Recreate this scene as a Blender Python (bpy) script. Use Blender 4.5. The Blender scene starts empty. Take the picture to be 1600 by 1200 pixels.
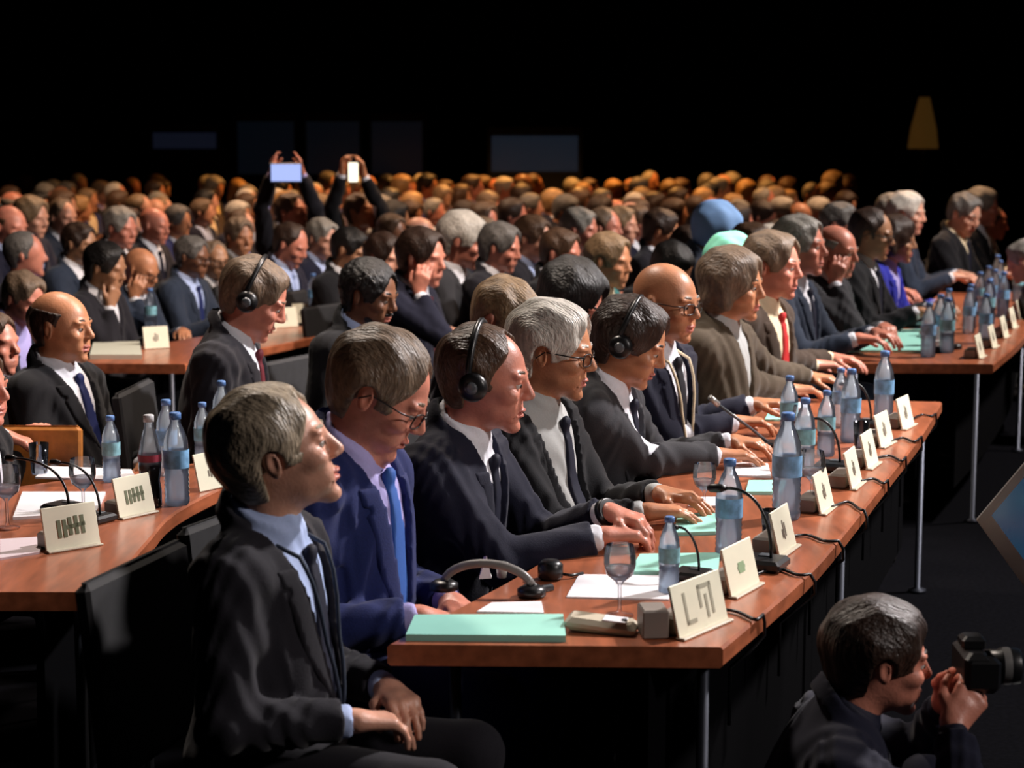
import bpy, math, random
import numpy as np
from mathutils import Vector, Matrix

# ------------------------------------------------------------------ camera, world, lights
SC = bpy.context.scene
COL = SC.collection
F_PX = 2800.0
CAM_Z = 1.78
PITCH = math.atan(380.0 / F_PX)

cam_data = bpy.data.cameras.new('camera')
cam_data.sensor_width = 36.0
cam_data.lens = 36.0 * F_PX / 1600.0
cam_data.clip_start = 0.05
cam_data.clip_end = 200
cam_data.dof.use_dof = True
cam_data.dof.focus_distance = 4.9
cam_data.dof.aperture_fstop = 4.0
cam = bpy.data.objects.new('camera', cam_data)
COL.objects.link(cam)
cam.location = (0, 0, CAM_Z)
cam.rotation_euler = (math.pi / 2 - PITCH, 0, 0)
SC.camera = cam

world = bpy.data.worlds.new('world')
SC.world = world
world.use_nodes = True
bgn = world.node_tree.nodes['Background']
bgn.inputs['Color'].default_value = (0.30, 0.42, 0.75, 1)
bgn.inputs['Strength'].default_value = 0.004

SC.view_settings.view_transform = 'Standard'
SC.view_settings.look = 'None'
SC.view_settings.exposure = 0.22
SC.view_settings.gamma = 1.0
SC.view_settings.use_curve_mapping = False


def light(name, kind, loc, target, power, color, size=1.0, size_y=None, spot=60, blend=0.6, spread=None):
    d = bpy.data.lights.new(name, kind)
    d.energy = power
    d.color = color
    if kind == 'AREA':
        d.shape = 'RECTANGLE'
        d.size = size
        d.size_y = size_y or size
        if spread:
            d.spread = math.radians(spread)
    elif kind == 'SPOT':
        d.spot_size = math.radians(spot)
        d.spot_blend = blend
        d.shadow_soft_size = size
    o = bpy.data.objects.new(name, d)
    COL.objects.link(o)
    o.location = loc
    v = Vector(target) - Vector(loc)
    o.rotation_euler = v.to_track_quat('-Z', 'Y').to_euler()
    return o


# stage wash from the podium side (right), ceiling rig from behind, warm house lights over the far crowd
light('stage_wash', 'SPOT', (4.9, 7.6, 5.6), (0.3, 5.2, 0.95), 3000, (1.0, 0.93, 0.92), size=0.25, spot=66)
light('stage_front_wash', 'SPOT', (6.4, 1.2, 4.6), (0.3, 5.0, 0.9), 780, (1.0, 0.90, 0.86), size=0.4, spot=52)
light('ceiling_rig', 'SPOT', (-1.4, 8.2, 6.0), (0.0, 5.2, 1.0), 800, (1.0, 0.86, 0.74), size=0.3, spot=75)
light('aisle_wash', 'SPOT', (6.0, 9.5, 6.0), (1.6, 10.5, 1.0), 2300, (1.0, 0.90, 0.85), size=0.3, spot=60)
light('left_bay_wash', 'SPOT', (1.4, 7.5, 5.8), (-2.2, 8.4, 0.9), 1000, (1.0, 0.80, 0.66), size=0.3, spot=70)
light('house_light_left', 'SPOT', (-2.0, 15.0, 6.5), (-2.8, 15.5, 1.0), 1300, (1.0, 0.62, 0.38), size=0.3, spot=95)
light('house_light_right', 'SPOT', (3.5, 15.5, 6.5), (1.5, 15.5, 1.0), 1500, (1.0, 0.58, 0.32), size=0.3, spot=90)
light('house_light_back', 'SPOT', (0.5, 22.0, 6.0), (0.2, 21.5, 1.0), 2400, (1.0, 0.42, 0.10), size=0.3, spot=100)

# ------------------------------------------------------------------ pixel to place
SP, CP = math.sin(PITCH), math.cos(PITCH)


def ray(px, py):
    x = (px - 800) / F_PX
    y = (600 - py) / F_PX
    return Vector((x, CP + y * SP, -SP + y * CP))


def at_z(px, py, z):
    r = ray(px, py)
    t = (z - CAM_Z) / r.z
    return Vector((r.x * t, r.y * t, z))


def at_y(px, py, Y):
    r = ray(px, py)
    t = Y / r.y
    return Vector((r.x * t, Y, CAM_Z + r.z * t))


def to_px(p):
    x, y, z = p[0], p[1], p[2] - CAM_Z
    dep = y * CP - z * SP
    up = y * SP + z * CP
    return 800 + F_PX * x / dep, 600 - F_PX * up / dep


# ------------------------------------------------------------------ materials
MATS = {}


def mat(name, color, rough=0.6, metal=0.0, noise=0.0, nscale=20.0, bump=0.0, bscale=60.0, emit=None,
        estr=0.0, spec=0.5, stretch=None, sheen=0.0, sss=0.0, alpha=None, coat=0.0, color2=None):
    if name in MATS:
        return MATS[name]
    m = bpy.data.materials.new(name)
    m.use_nodes = True
    nt = m.node_tree
    b = nt.nodes['Principled BSDF']
    b.inputs['Roughness'].default_value = rough
    b.inputs['Metallic'].default_value = metal
    b.inputs['Specular IOR Level'].default_value = spec
    if sheen:
        b.inputs['Sheen Weight'].default_value = sheen
        b.inputs['Sheen Roughness'].default_value = 0.5
    if coat:
        b.inputs['Coat Weight'].default_value = coat
        b.inputs['Coat Roughness'].default_value = 0.15
    if sss:
        b.inputs['Subsurface Weight'].default_value = sss
        b.inputs['Subsurface Radius'].default_value = (1.0, 0.35, 0.2)
        b.inputs['Subsurface Scale'].default_value = 0.012
    tc = nt.nodes.new('ShaderNodeTexCoord')
    mp = nt.nodes.new('ShaderNodeMapping')
    nt.links.new(tc.outputs['Object'], mp.inputs['Vector'])
    if stretch:
        mp.inputs['Scale'].default_value = stretch
    n = nt.nodes.new('ShaderNodeTexNoise')
    n.inputs['Scale'].default_value = nscale
    n.inputs['Detail'].default_value = 4
    nt.links.new(mp.outputs[0], n.inputs['Vector'])
    r = nt.nodes.new('ShaderNodeValToRGB')
    c = np.array(color[:3])
    c2 = np.array(color2[:3]) if color2 is not None else np.clip(c * (1 + noise), 0, 1)
    c1 = c * (1 - noise)
    r.color_ramp.elements[0].color = (*c1, 1)
    r.color_ramp.elements[0].position = 0.3
    r.color_ramp.elements[1].color = (*c2, 1)
    r.color_ramp.elements[1].position = 0.7
    nt.links.new(n.outputs['Fac'], r.inputs['Fac'])
    nt.links.new(r.outputs['Color'], b.inputs['Base Color'])
    if bump:
        n2 = nt.nodes.new('ShaderNodeTexNoise')
        n2.inputs['Scale'].default_value = bscale
        n2.inputs['Detail'].default_value = 3
        nt.links.new(mp.outputs[0], n2.inputs['Vector'])
        bp = nt.nodes.new('ShaderNodeBump')
        bp.inputs['Strength'].default_value = bump
        bp.inputs['Distance'].default_value = 0.01
        nt.links.new(n2.outputs['Fac'], bp.inputs['Height'])
        nt.links.new(bp.outputs[0], b.inputs['Normal'])
    if emit is not None:
        b.inputs['Emission Color'].default_value = (*emit, 1)
        b.inputs['Emission Strength'].default_value = estr
    m.diffuse_color = (*c, 1)
    MATS[name] = m
    return m


def clear_mat(name, tint, amount=0.3, rough=0.08, blend=0.35):
    """thin clear plastic or glass: mostly transparent with glossy reflections"""
    if name in MATS:
        return MATS[name]
    m = bpy.data.materials.new(name)
    m.use_nodes = True
    nt = m.node_tree
    nt.nodes.clear()
    out = nt.nodes.new('ShaderNodeOutputMaterial')
    tr = nt.nodes.new('ShaderNodeBsdfTransparent')
    tr.inputs['Color'].default_value = (*tint, 1)
    gl = nt.nodes.new('ShaderNodeBsdfGlossy')
    gl.inputs['Color'].default_value = (0.9, 0.93, 1, 1)
    gl.inputs['Roughness'].default_value = rough
    df = nt.nodes.new('ShaderNodeBsdfTranslucent')
    df.inputs['Color'].default_value = (*[min(1, t * 1.02) for t in tint], 1)
    lw = nt.nodes.new('ShaderNodeLayerWeight')
    lw.inputs['Blend'].default_value = blend
    mx = nt.nodes.new('ShaderNodeMixShader')
    mx2 = nt.nodes.new('ShaderNodeMixShader')
    mx2.inputs[0].default_value = amount
    nt.links.new(tr.outputs[0], mx2.inputs[1])
    nt.links.new(df.outputs[0], mx2.inputs[2])
    nt.links.new(lw.outputs['Fresnel'], mx.inputs[0])
    nt.links.new(mx2.outputs[0], mx.inputs[1])
    nt.links.new(gl.outputs[0], mx.inputs[2])
    nt.links.new(mx.outputs[0], out.inputs['Surface'])
    MATS[name] = m
    return m


def wood_mat():
    m = mat('desk_wood', (0.36, 0.105, 0.045), rough=0.34, noise=0.28, nscale=5.0, stretch=(6, 1.0, 6), coat=0.25)
    return m


# ------------------------------------------------------------------ object helpers
def link(name, me, material, parent=None, smooth=True):
    o = bpy.data.objects.new(name, me)
    COL.objects.link(o)
    mats = material if isinstance(material, (list, tuple)) else [material]
    for mm in mats:
        me.materials.append(mm)
    if smooth:
        me.polygons.foreach_set('use_smooth', [True] * len(me.polygons))
    if parent:
        o.parent = parent
    return o


def empty(name, loc=(0, 0, 0), yaw=0.0):
    o = bpy.data.objects.new(name, None)
    o.empty_display_size = 0.1
    COL.objects.link(o)
    o.location = loc
    o.rotation_euler = (0, 0, yaw)
    return o


def tag(o, label=None, cat=None, group=None, kind=None):
    if label:
        o['label'] = label
    if cat:
        o['category'] = cat
    if group:
        o['group'] = group
    if kind:
        o['kind'] = kind
    return o


class MB:
    """collects simple solids into one mesh"""
    def __init__(s):
        s.v, s.f = [], []

    def add(s, vs, fs):
        n = len(s.v)
        s.v += [tuple(v) for v in vs]
        s.f += [tuple(i + n for i in f) for f in fs]
        return s

    def box(s, c, size, M=None, bev=0.0):
        hx, hy, hz = [q / 2 for q in size]
        b = min(bev, hx * .9, hy * .9, hz * .9)
        vs = []
        if b <= 0:
            for z in (-hz, hz):
                vs += [(-hx, -hy, z), (hx, -hy, z), (hx, hy, z), (-hx, hy, z)]
            fs = [(3, 2, 1, 0), (4, 5, 6, 7), (0, 1, 5, 4), (1, 2, 6, 5), (2, 3, 7, 6), (3, 0, 4, 7)]
        else:
            rings = [(hx - b, hy - b, -hz), (hx, hy, -hz + b), (hx, hy, hz - b), (hx - b, hy - b, hz)]
            for (x, y, z) in rings:
                c2 = b * 0.5
                vs += [(-x + c2, -y, z), (x - c2, -y, z), (x, -y + c2, z), (x, y - c2, z), (x - c2, y, z),
                       (-x + c2, y, z), (-x, y - c2, z), (-x, -y + c2, z)]
            fs = [tuple(range(7, -1, -1)), tuple(range(24, 32))]
            for r in range(3):
                for i in range(8):
                    j = (i + 1) % 8
                    fs.append((r * 8 + i, r * 8 + j, r * 8 + 8 + j, r * 8 + 8 + i))
        c = Vector(c)
        out = []
        for v in vs:
            v = Vector(v)
            if M is not None:
                v = M @ v
            out.append(v + c)
        return s.add(out, fs)

    def lathe(s, prof, c=(0, 0, 0), n=20, M=None, cap=True):
        c = Vector(c)
        vs, fs = [], []
        for (r, z) in prof:
            for i in range(n):
                a = 2 * math.pi * i / n
                v = Vector((r * math.cos(a), r * math.sin(a), z))
                if M is not None:
                    v = M @ v
                vs.append(v + c)
        for k in range(len(prof) - 1):
            for i in range(n):
                j = (i + 1) % n
                fs.append((k * n + i, k * n + j, (k + 1) * n + j, (k + 1) * n + i))
        if cap:
            fs.append(tuple(range(n - 1, -1, -1)))
            fs.append(tuple((len(prof) - 1) * n + i for i in range(n)))
        return s.add(vs, fs)

    def tube(s, pts, rad, n=8):
        pts = [Vector(p) for p in pts]
        rads = rad if isinstance(rad, (list, tuple)) else [rad] * len(pts)
        t0 = (pts[1] - pts[0]).normalized()
        u = t0.orthogonal().normalized()
        vs, fs = [], []
        for i, p in enumerate(pts):
            a = pts[max(i - 1, 0)]
            b = pts[min(i + 1, len(pts) - 1)]
            t = (b - a).normalized()
            u = (u - t * u.dot(t))
            if u.length < 1e-5:
                u = t.orthogonal()
            u.normalize()
            w = t.cross(u)
            for k in range(n):
                an = 2 * math.pi * k / n
                vs.append(p + (u * math.cos(an) + w * math.sin(an)) * rads[i])
        for i in range(len(pts) - 1):
            for k in range(n):
                j = (k + 1) % n
                fs.append((i * n + k, i * n + j, (i + 1) * n + j, (i + 1) * n + k))
        fs.append(tuple(range(n - 1, -1, -1)))
        fs.append(tuple((len(pts) - 1) * n + k for k in range(n)))
        return s.add(vs, fs)

    def mesh(s, name='mesh'):
        me = bpy.data.meshes.new(name)
        me.from_pydata(s.v, [], s.f)
        me.update()
        return me

    def build(s, name, material, parent=None, smooth=False):
        return link(name, s.mesh(name), material, parent, smooth)


def bez(p0, p1, p2, p3, n=12):
    p0, p1, p2, p3 = map(Vector, (p0, p1, p2, p3))
    return [p0 * (1 - t) ** 3 + p1 * 3 * t * (1 - t) ** 2 + p2 * 3 * t * t * (1 - t) + p3 * t ** 3
            for t in [i / n for i in range(n + 1)]]


def copy_tree(o, parent=None):
    c = o.copy()
    COL.objects.link(c)
    if parent:
        c.parent = parent
    for ch in list(o.children):
        copy_tree(ch, c)
    return c


# ------------------------------------------------------------------ distance-field modelling (numpy) + surface nets
def rx(a):
    c, s = math.cos(a), math.sin(a)
    return np.array([[1, 0, 0], [0, c, -s], [0, s, c]])


def ry(a):
    c, s = math.cos(a), math.sin(a)
    return np.array([[c, 0, s], [0, 1, 0], [-s, 0, c]])


def rz(a):
    c, s = math.cos(a), math.sin(a)
    return np.array([[c, -s, 0], [s, c, 0], [0, 0, 1]])


V3 = lambda *a: np.array(a, dtype=float)


class Prim:
    def __init__(s, fn, lo, hi):
        s.fn, s.lo, s.hi = fn, lo, hi


def cone(a, b, ra, rb=None):
    rb = ra if rb is None else rb
    a = np.array(a, float)
    b = np.array(b, float)
    ab = b - a
    L2 = max(float(ab @ ab), 1e-12)
    m = max(ra, rb)

    def fn(x, y, z):
        px, py, pz = x - a[0], y - a[1], z - a[2]
        t = np.clip((px * ab[0] + py * ab[1] + pz * ab[2]) / L2, 0, 1)
        return np.sqrt((px - t * ab[0]) ** 2 + (py - t * ab[1]) ** 2 + (pz - t * ab[2]) ** 2) - (ra + t * (rb - ra))
    return Prim(fn, np.minimum(a, b) - m, np.maximum(a, b) + m)


def ell(c, r, R=None, infl=0.0):
    c = np.array(c, float)
    r = np.array(r, float) + infl
    R = np.eye(3) if R is None else R
    m = np.sqrt((R ** 2) @ (r ** 2))

    def fn(x, y, z):
        px, py, pz = x - c[0], y - c[1], z - c[2]
        a = px * R[0, 0] + py * R[1, 0] + pz * R[2, 0]
        b = px * R[0, 1] + py * R[1, 1] + pz * R[2, 1]
        d = px * R[0, 2] + py * R[1, 2] + pz * R[2, 2]
        k0 = np.sqrt((a / r[0]) ** 2 + (b / r[1]) ** 2 + (d / r[2]) ** 2)
        k1 = np.sqrt((a / r[0] ** 2) ** 2 + (b / r[1] ** 2) ** 2 + (d / r[2] ** 2) ** 2) + 1e-9
        return k0 * (k0 - 1) / k1
    return Prim(fn, c - m, c + m)


def rbox(c, h, R=None, rnd=0.01):
    c = np.array(c, float)
    h = np.array(h, float)
    R = np.eye(3) if R is None else R
    m = np.abs(R) @ h

    def fn(x, y, z):
        px, py, pz = x - c[0], y - c[1], z - c[2]
        a = np.abs(px * R[0, 0] + py * R[1, 0] + pz * R[2, 0]) - (h[0] - rnd)
        b = np.abs(px * R[0, 1] + py * R[1, 1] + pz * R[2, 1]) - (h[1] - rnd)
        d = np.abs(px * R[0, 2] + py * R[1, 2] + pz * R[2, 2]) - (h[2] - rnd)
        o = np.sqrt(np.maximum(a, 0) ** 2 + np.maximum(b, 0) ** 2 + np.maximum(d, 0) ** 2)
        return o + np.minimum(np.maximum(a, np.maximum(b, d)), 0) - rnd
    return Prim(fn, c - m, c + m)


def local(fn, o, R, lo, hi):
    """prim given as fn(a,b,c) in a local frame; lo/hi are its world bounds"""
    o = np.array(o, float)

    def g(x, y, z):
        px, py, pz = x - o[0], y - o[1], z - o[2]
        return fn(px * R[0, 0] + py * R[1, 0] + pz * R[2, 0], px * R[0, 1] + py * R[1, 1] + pz * R[2, 1],
                  px * R[0, 2] + py * R[1, 2] + pz * R[2, 2])
    return Prim(g, np.array(lo, float), np.array(hi, float))


class Grid:
    def __init__(s, lo, hi, h, zfine=None):
        lo = np.array(lo) - 2.5 * h
        hi = np.array(hi) + 2.5 * h
        s.h = h
        s.ax = []
        for i in range(3):
            if i == 2 and zfine:
                zs = [lo[2]]
                while zs[-1] < hi[2]:
                    z = zs[-1]
                    fine = any(a <= z + h * 3 and z <= b for a, b in zfine)
                    zs.append(z + (h if fine else 3 * h))
                s.ax.append(np.array(zs, np.float32))
            else:
                n = int((hi[i] - lo[i]) / h) + 2
                s.ax.append((lo[i] + h * np.arange(n)).astype(np.float32))
        s.d = np.full([len(a) for a in s.ax], 0.06, np.float32)

    def _sub(s, p, mg):
        sl, ax = [], []
        for i in range(3):
            a = np.searchsorted(s.ax[i], p.lo[i] - mg)
            b = np.searchsorted(s.ax[i], p.hi[i] + mg)
            if b <= a:
                return None, None
            sl.append(slice(a, b))
            sh = [1, 1, 1]
            sh[i] = b - a
            ax.append(s.ax[i][a:b].reshape(sh))
        return tuple(sl), ax

    def u(s, p, k=0.0):
        sl, ax = s._sub(p, max(k, 0.0) + 4 * s.h)
        if sl is None:
            return s
        e = p.fn(*ax).astype(np.float32)
        d = s.d[sl]
        if k > 0:
            h = np.maximum(k - np.abs(d - e), 0) / k
            s.d[sl] = np.minimum(d, e) - h * h * k * 0.25
        else:
            s.d[sl] = np.minimum(d, e)
        return s

    def cut(s, p, k=0.0):
        sl, ax = s._sub(p, max(k, 0.0) + 2 * s.h)
        if sl is None:
            return s
        e = -p.fn(*ax).astype(np.float32)
        d = s.d[sl]
        if k > 0:
            h = np.maximum(k - np.abs(d - e), 0) / k
            s.d[sl] = np.maximum(d, e) + h * h * k * 0.25
        else:
            s.d[sl] = np.maximum(d, e)
        return s

    def keep(s, fn):
        """intersect with fn<0 everywhere"""
        x, y, z = [a.reshape([-1 if j == i else 1 for j in range(3)]) for i, a in enumerate(s.ax)]
        s.d = np.maximum(s.d, fn(x, y, z).astype(np.float32))
        return s

    def warp(s, fn):
        x, y, z = [a.reshape([-1 if j == i else 1 for j in range(3)]) for i, a in enumerate(s.ax)]
        s.d = s.d + fn(x, y, z).astype(np.float32)
        return s

    def nets(s):
        d = s.d
        ins = d < 0
        if not ins.any():
            return np.zeros((0, 3)), np.zeros((0, 4), int)
        c = ins[:-1, :-1, :-1].astype(np.int8)
        tot = c.copy()
        for (i, j, k) in [(1, 0, 0), (0, 1, 0), (1, 1, 0), (0, 0, 1), (1, 0, 1), (0, 1, 1), (1, 1, 1)]:
            tot += ins[i:d.shape[0] - 1 + i, j:d.shape[1] - 1 + j, k:d.shape[2] - 1 + k]
        act = (tot > 0) & (tot < 8)
        I, J, K = np.nonzero(act)
        idx = np.full(act.shape, -1, np.int32)
        idx[I, J, K] = np.arange(len(I))
        val = {}
        for o in [(a, b, e) for a in (0, 1) for b in (0, 1) for e in (0, 1)]:
            val[o] = d[I + o[0], J + o[1], K + o[2]]
        acc = np.zeros((len(I), 3))
        cnt = np.zeros(len(I))
        for axis in range(3):
            for a in (0, 1):
                for b in (0, 1):
                    o0 = [a, b]
                    o0.insert(axis, 0)
                    o1 = [a, b]
                    o1.insert(axis, 1)
                    v0, v1 = val[tuple(o0)], val[tuple(o1)]
                    m = (v0 < 0) != (v1 < 0)
                    t = np.where(m, v0 / np.where(np.abs(v0 - v1) < 1e-9, 1, v0 - v1), 0)
                    p = np.array(o0, float)[None, :].repeat(len(I), 0)
                    p[:, axis] = t
                    acc += p * m[:, None]
                    cnt += m
        acc /= cnt[:, None]
        P = np.zeros_like(acc)
        for i, q in enumerate((I, J, K)):
            A = s.ax[i]
            P[:, i] = A[q] + (A[q + 1] - A[q]) * acc[:, i]
        quads = []
        for axis in range(3):
            n = d.shape
            sl0 = [slice(1, n[i] - 1) for i in range(3)]
            sl1 = list(sl0)
            sl0[axis] = slice(0, n[axis] - 1)
            sl1[axis] = slice(1, n[axis])
            a0, a1 = ins[tuple(sl0)], ins[tuple(sl1)]
            ch = np.nonzero(a0 != a1)
            base = [ch[i] + (0 if i == axis else 1) for i in range(3)]
            fl = a0[ch]
            o1, o2 = (axis + 1) % 3, (axis + 2) % 3

            def cell(da, db):
                q = [b.copy() for b in base]
                q[o1] = q[o1] + da
                q[o2] = q[o2] + db
                return idx[q[0], q[1], q[2]]
            q = np.stack([cell(-1, -1), cell(0, -1), cell(0, 0), cell(-1, 0)], 1)
            q[~fl] = q[~fl][:, ::-1]
            quads.append(q)
        Q = np.concatenate(quads)
        Q = Q[(Q >= 0).all(1)]
        return P, Q


def mesh_from(P, Q, name='mesh'):
    me = bpy.data.meshes.new(name)
    me.vertices.add(len(P))
    me.vertices.foreach_set('co', np.ascontiguousarray(P, np.float32).ravel())
    me.loops.add(len(Q) * 4)
    me.loops.foreach_set('vertex_index', np.ascontiguousarray(Q, np.int32).ravel())
    me.polygons.add(len(Q))
    me.polygons.foreach_set('loop_start', (np.arange(len(Q)) * 4).astype(np.int32))
    me.polygons.foreach_set('use_smooth', np.ones(len(Q), bool))
    me.update(calc_edges=True)
    return me


def grid_for(prims, h, pad=0.0, zfine=None):
    lo = np.min([p.lo for p in prims], 0) - pad
    hi = np.max([p.hi for p in prims], 0) + pad
    return Grid(lo, hi, h, zfine)

# ------------------------------------------------------------------ people
ell_, cone_ = ell, cone
def nz(v):
    return v / (np.linalg.norm(v) + 1e-12)


def hand_prims(W, d, n, side, curl=0.5, spread=0.10, rmin=0.0, thumb_in=0.55):
    """W wrist, d finger direction, n palm normal (towards the palm side). Returns list of (prim, k)."""
    d = nz(d)
    n = nz(n - d * (n @ d))
    s = np.cross(n, d)                      # towards the thumb for the left hand
    s = s * side
    out = []
    lat = [0.030, 0.010, -0.010, -0.028]
    ln = [(0.036, 0.024, 0.018), (0.040, 0.027, 0.019), (0.037, 0.025, 0.019), (0.029, 0.019, 0.017)]
    kn = []
    for i, l in enumerate(lat):
        K = W + d * (0.088 - abs(l - 0.008) * 0.28) + s * l
        kn.append(K)
        out.append((cone(W + s * l * 0.55 + d * 0.006, K, 0.0165, 0.0125), 0.012))
    out.append((cone(W, W + d * 0.05 + s * 0.0, 0.021, 0.017), 0.012))
    for i, K in enumerate(kn):
        a = 0.25 * curl + 0.03 * i
        p = K
        dd = nz(d + s * lat[i] * spread * 30)
        r = max(0.0092 - 0.0006 * (i == 3), rmin)
        for j, L in enumerate(ln[i]):
            a += curl * (0.55, 0.75, 0.5)[j] + 0.05 * math.sin(i * 2 + j)
            q = p + (dd * math.cos(a) + n * math.sin(a)) * L
            out.append((cone(p, q, r, r * 0.93), 0.004 if j else 0.008))
            p, r = q, r * 0.93
    # thumb leaves the side of the palm near its base
    p0 = W + d * 0.022 + s * 0.020
    p1 = p0 + nz(d * 0.55 + s * 0.75 + n * 0.25) * 0.038
    p2 = p1 + nz(d * 0.9 + s * 0.25 + n * thumb_in) * 0.030
    p3 = p2 + nz(d * 0.95 - s * 0.05 + n * thumb_in) * 0.024
    out.append((cone(p0, p1, 0.015, max(0.0115, rmin)), 0.012))
    out.append((cone(p1, p2, max(0.011, rmin), max(0.0100, rmin)), 0.005))
    out.append((cone(p2, p3, max(0.010, rmin), max(0.0088, rmin)), 0.004))
    return out


def ik(S, W, L1, L2, pole):
    v = W - S
    D = np.linalg.norm(v)
    if D > (L1 + L2) * 0.985:
        W = S + v / D * (L1 + L2) * 0.985
        v = W - S
        D = np.linalg.norm(v)
    u = v / D
    a = (L1 * L1 - L2 * L2 + D * D) / (2 * D)
    h = math.sqrt(max(L1 * L1 - a * a, 0))
    p = pole - u * (pole @ u)
    p = nz(p)
    return S + u * a + p * h, W


class Rig:
    def __init__(s, o):
        s.o = o
        hz = o.get('hipz', 0.53)
        s.H = V3(0, 0, hz)
        s.Rt = ry(math.radians(o.get('lean', 4))) @ rx(math.radians(o.get('side', 0)))
        s.T = lambda *c: s.H + s.Rt @ np.array(c, float)
        s.NB = s.T(-0.005, 0, 0.50)
        hy, hp, hr = [math.radians(a) for a in o.get('head', (0, 0, 0))]
        s.Rh = rz(hy) @ ry(hp) @ rx(hr)
        nd = nz(0.6 * (s.Rt @ V3(0.22, 0, 1)) + 0.4 * (s.Rh @ V3(0.05, 0, 1)))
        s.hs = o.get('hs', 1.07)
        s.HC = s.NB + nd * 0.135 * s.hs + s.Rh @ V3(0.012, 0, 0.0)
        s.h = lambda *c: s.HC + s.Rh @ (np.array(c, float) * s.hs)
        s.top = s.h(-0.012, 0, 0.0)
        s.top[2] += 0.132 * s.hs
        s.slim = o.get('slim', 1.0)

    def torso(s, e):
        b = s.o.get('belly', 1.0)
        w = s.slim
        return [(ell(s.T(0, 0, 0.0), (0.135, 0.172 * w, 0.10), s.Rt, e), 0.0),
                (ell(s.T(0.02 + 0.03 * (b - 1), 0, 0.14), (0.125 * b, 0.158 * w, 0.17), s.Rt, e), 0.06),
                (ell(s.T(0.0, 0, 0.31), (0.122, 0.168 * w, 0.20), s.Rt, e), 0.06),
                (cone(s.T(-0.012, -0.15 * w, 0.425), s.T(-0.012, 0.15 * w, 0.425), 0.058 + e), 0.05),
                (cone(s.T(-0.012, -0.11 * w, 0.448), s.T(-0.012, 0, 0.490), 0.042 + e, 0.050 + e), 0.03),
                (cone(s.T(-0.012, 0.11 * w, 0.448), s.T(-0.012, 0, 0.490), 0.042 + e, 0.050 + e), 0.03)]

    def solve(s, targets):
        """targets: {'L': dict(w=, d=, n=, curl=)} in the local frame"""
        s.arm = {}
        for sd, key in ((1, 'L'), (-1, 'R')):
            t = targets[key]
            S = s.T(-0.008, 0.178 * sd * s.slim, 0.420)
            pole = V3(*t.get('pole', (-0.35, 0.45 * sd, -1.0)))
            E, W = ik(S, np.array(t['w'], float), 0.285, 0.262, pole)
            s.arm[key] = (S, E, W, t, sd)

    def arms(s, e, back=None):
        out = []
        for S, E, W, t, sd in s.arm.values():
            out.append((cone(S, E, 0.050 + e, 0.042 + e), 0.04))
            c = cone(E, W, 0.042 + e, 0.028 + e * 0.9)
            if back is not None:     # sleeve ends in a flat mouth short of the wrist
                f = nz(W - E)
                Wp = W - f * back
                g = c.fn
                c = Prim((lambda x, y, z, g=g, f=f, Wp=Wp: np.maximum(
                    g(x, y, z), (x - Wp[0]) * f[0] + (y - Wp[1]) * f[1] + (z - Wp[2]) * f[2])), c.lo, c.hi)
            out.append((c, 0.02))
        return out

    def head(s, fine=True):
        h, R = s.h, s.Rh
        hs = s.hs
        ell = lambda c, r, R=None, infl=0.0: ell_(c, np.array(r) * hs, R, infl * hs)
        cone = lambda a, b, ra, rb=None: cone_(a, b, ra * hs, (ra if rb is None else rb) * hs)
        o = s.o
        fat = o.get('fat', 1.0)
        P = [(ell(h(-0.014, 0, 0.034), (0.096, 0.076, 0.086), R), 0),
             (ell(h(0.030, 0, 0.000), (0.061, 0.062 * fat, 0.088), R), 0.03),
             (ell(h(0.030, 0, -0.058), (0.056, 0.053 * fat, 0.046), R), 0.03),
             (ell(h(0.074, 0, -0.097), (0.020, 0.022, 0.016), R), 0.022),
             (cone(h(-0.02, 0, -0.04), s.NB, 0.052 * (0.5 + 0.5 * fat), 0.058), 0.03),
             (cone(h(0.086, 0, 0.022), h(0.109, 0, -0.021), 0.0075, 0.0110), 0.016),
             (ell(h(0.098, 0.010, -0.027), (0.011, 0.008, 0.007), R), 0.008),
             (ell(h(0.098, -0.010, -0.027), (0.011, 0.008, 0.007), R), 0.008)]
        for sd in (-1, 1):
            Re = R @ rz(math.radians(24 * sd)) @ ry(math.radians(-10))
            P.append((ell(h(-0.008, 0.079 * sd, -0.002), (0.017, 0.008, 0.030), Re), 0.008))
        if fine:
            for sd in (-1, 1):
                P.append((ell(h(0.081, 0.028 * sd, 0.024), (0.013, 0.026, 0.009), R), 0.014))
                P.append((ell(h(0.066, 0.043 * sd, -0.022), (0.024, 0.020, 0.018), R), 0.02))
                P.append((ell(h(0.070, 0.026 * sd, -0.060), (0.020, 0.018, 0.022), R), 0.02))
            P.append((ell(h(0.090, 0, -0.056), (0.0125, 0.023, 0.0060), R), 0.006))
            P.append((ell(h(0.088, 0, -0.069), (0.0115, 0.019, 0.0060), R), 0.006))
        return P

    def hair(s, style, rm=1.0):
        """returns prims, cut function in the head frame"""
        h, R = s.h, s.Rh
        hs = s.hs
        ell = lambda c, r, R=None, infl=0.0: ell_(c, np.array(r) * hs, R, infl * hs)
        cone = lambda a, b, ra, rb=None: cone_(a, b, ra * hs, (ra if rb is None else rb) * hs)
        t = {'short': 0.0095, 'thick': 0.016, 'receding': 0.009, 'horseshoe': 0.006, 'long': 0.022,
             'bob': 0.022, 'afro': 0.016, 'stubble': 0.006, 'curly': 0.030, 'swept': 0.015, 'wrap': 0.020}[style]
        P = [(ell(h(-0.014, 0, 0.034), (0.096, 0.076, 0.086), R, t * rm), 0),
             (ell(h(-0.030, 0, -0.010), (0.064, 0.067, 0.074), R, t * 0.5 * rm), 0.02)]
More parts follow.
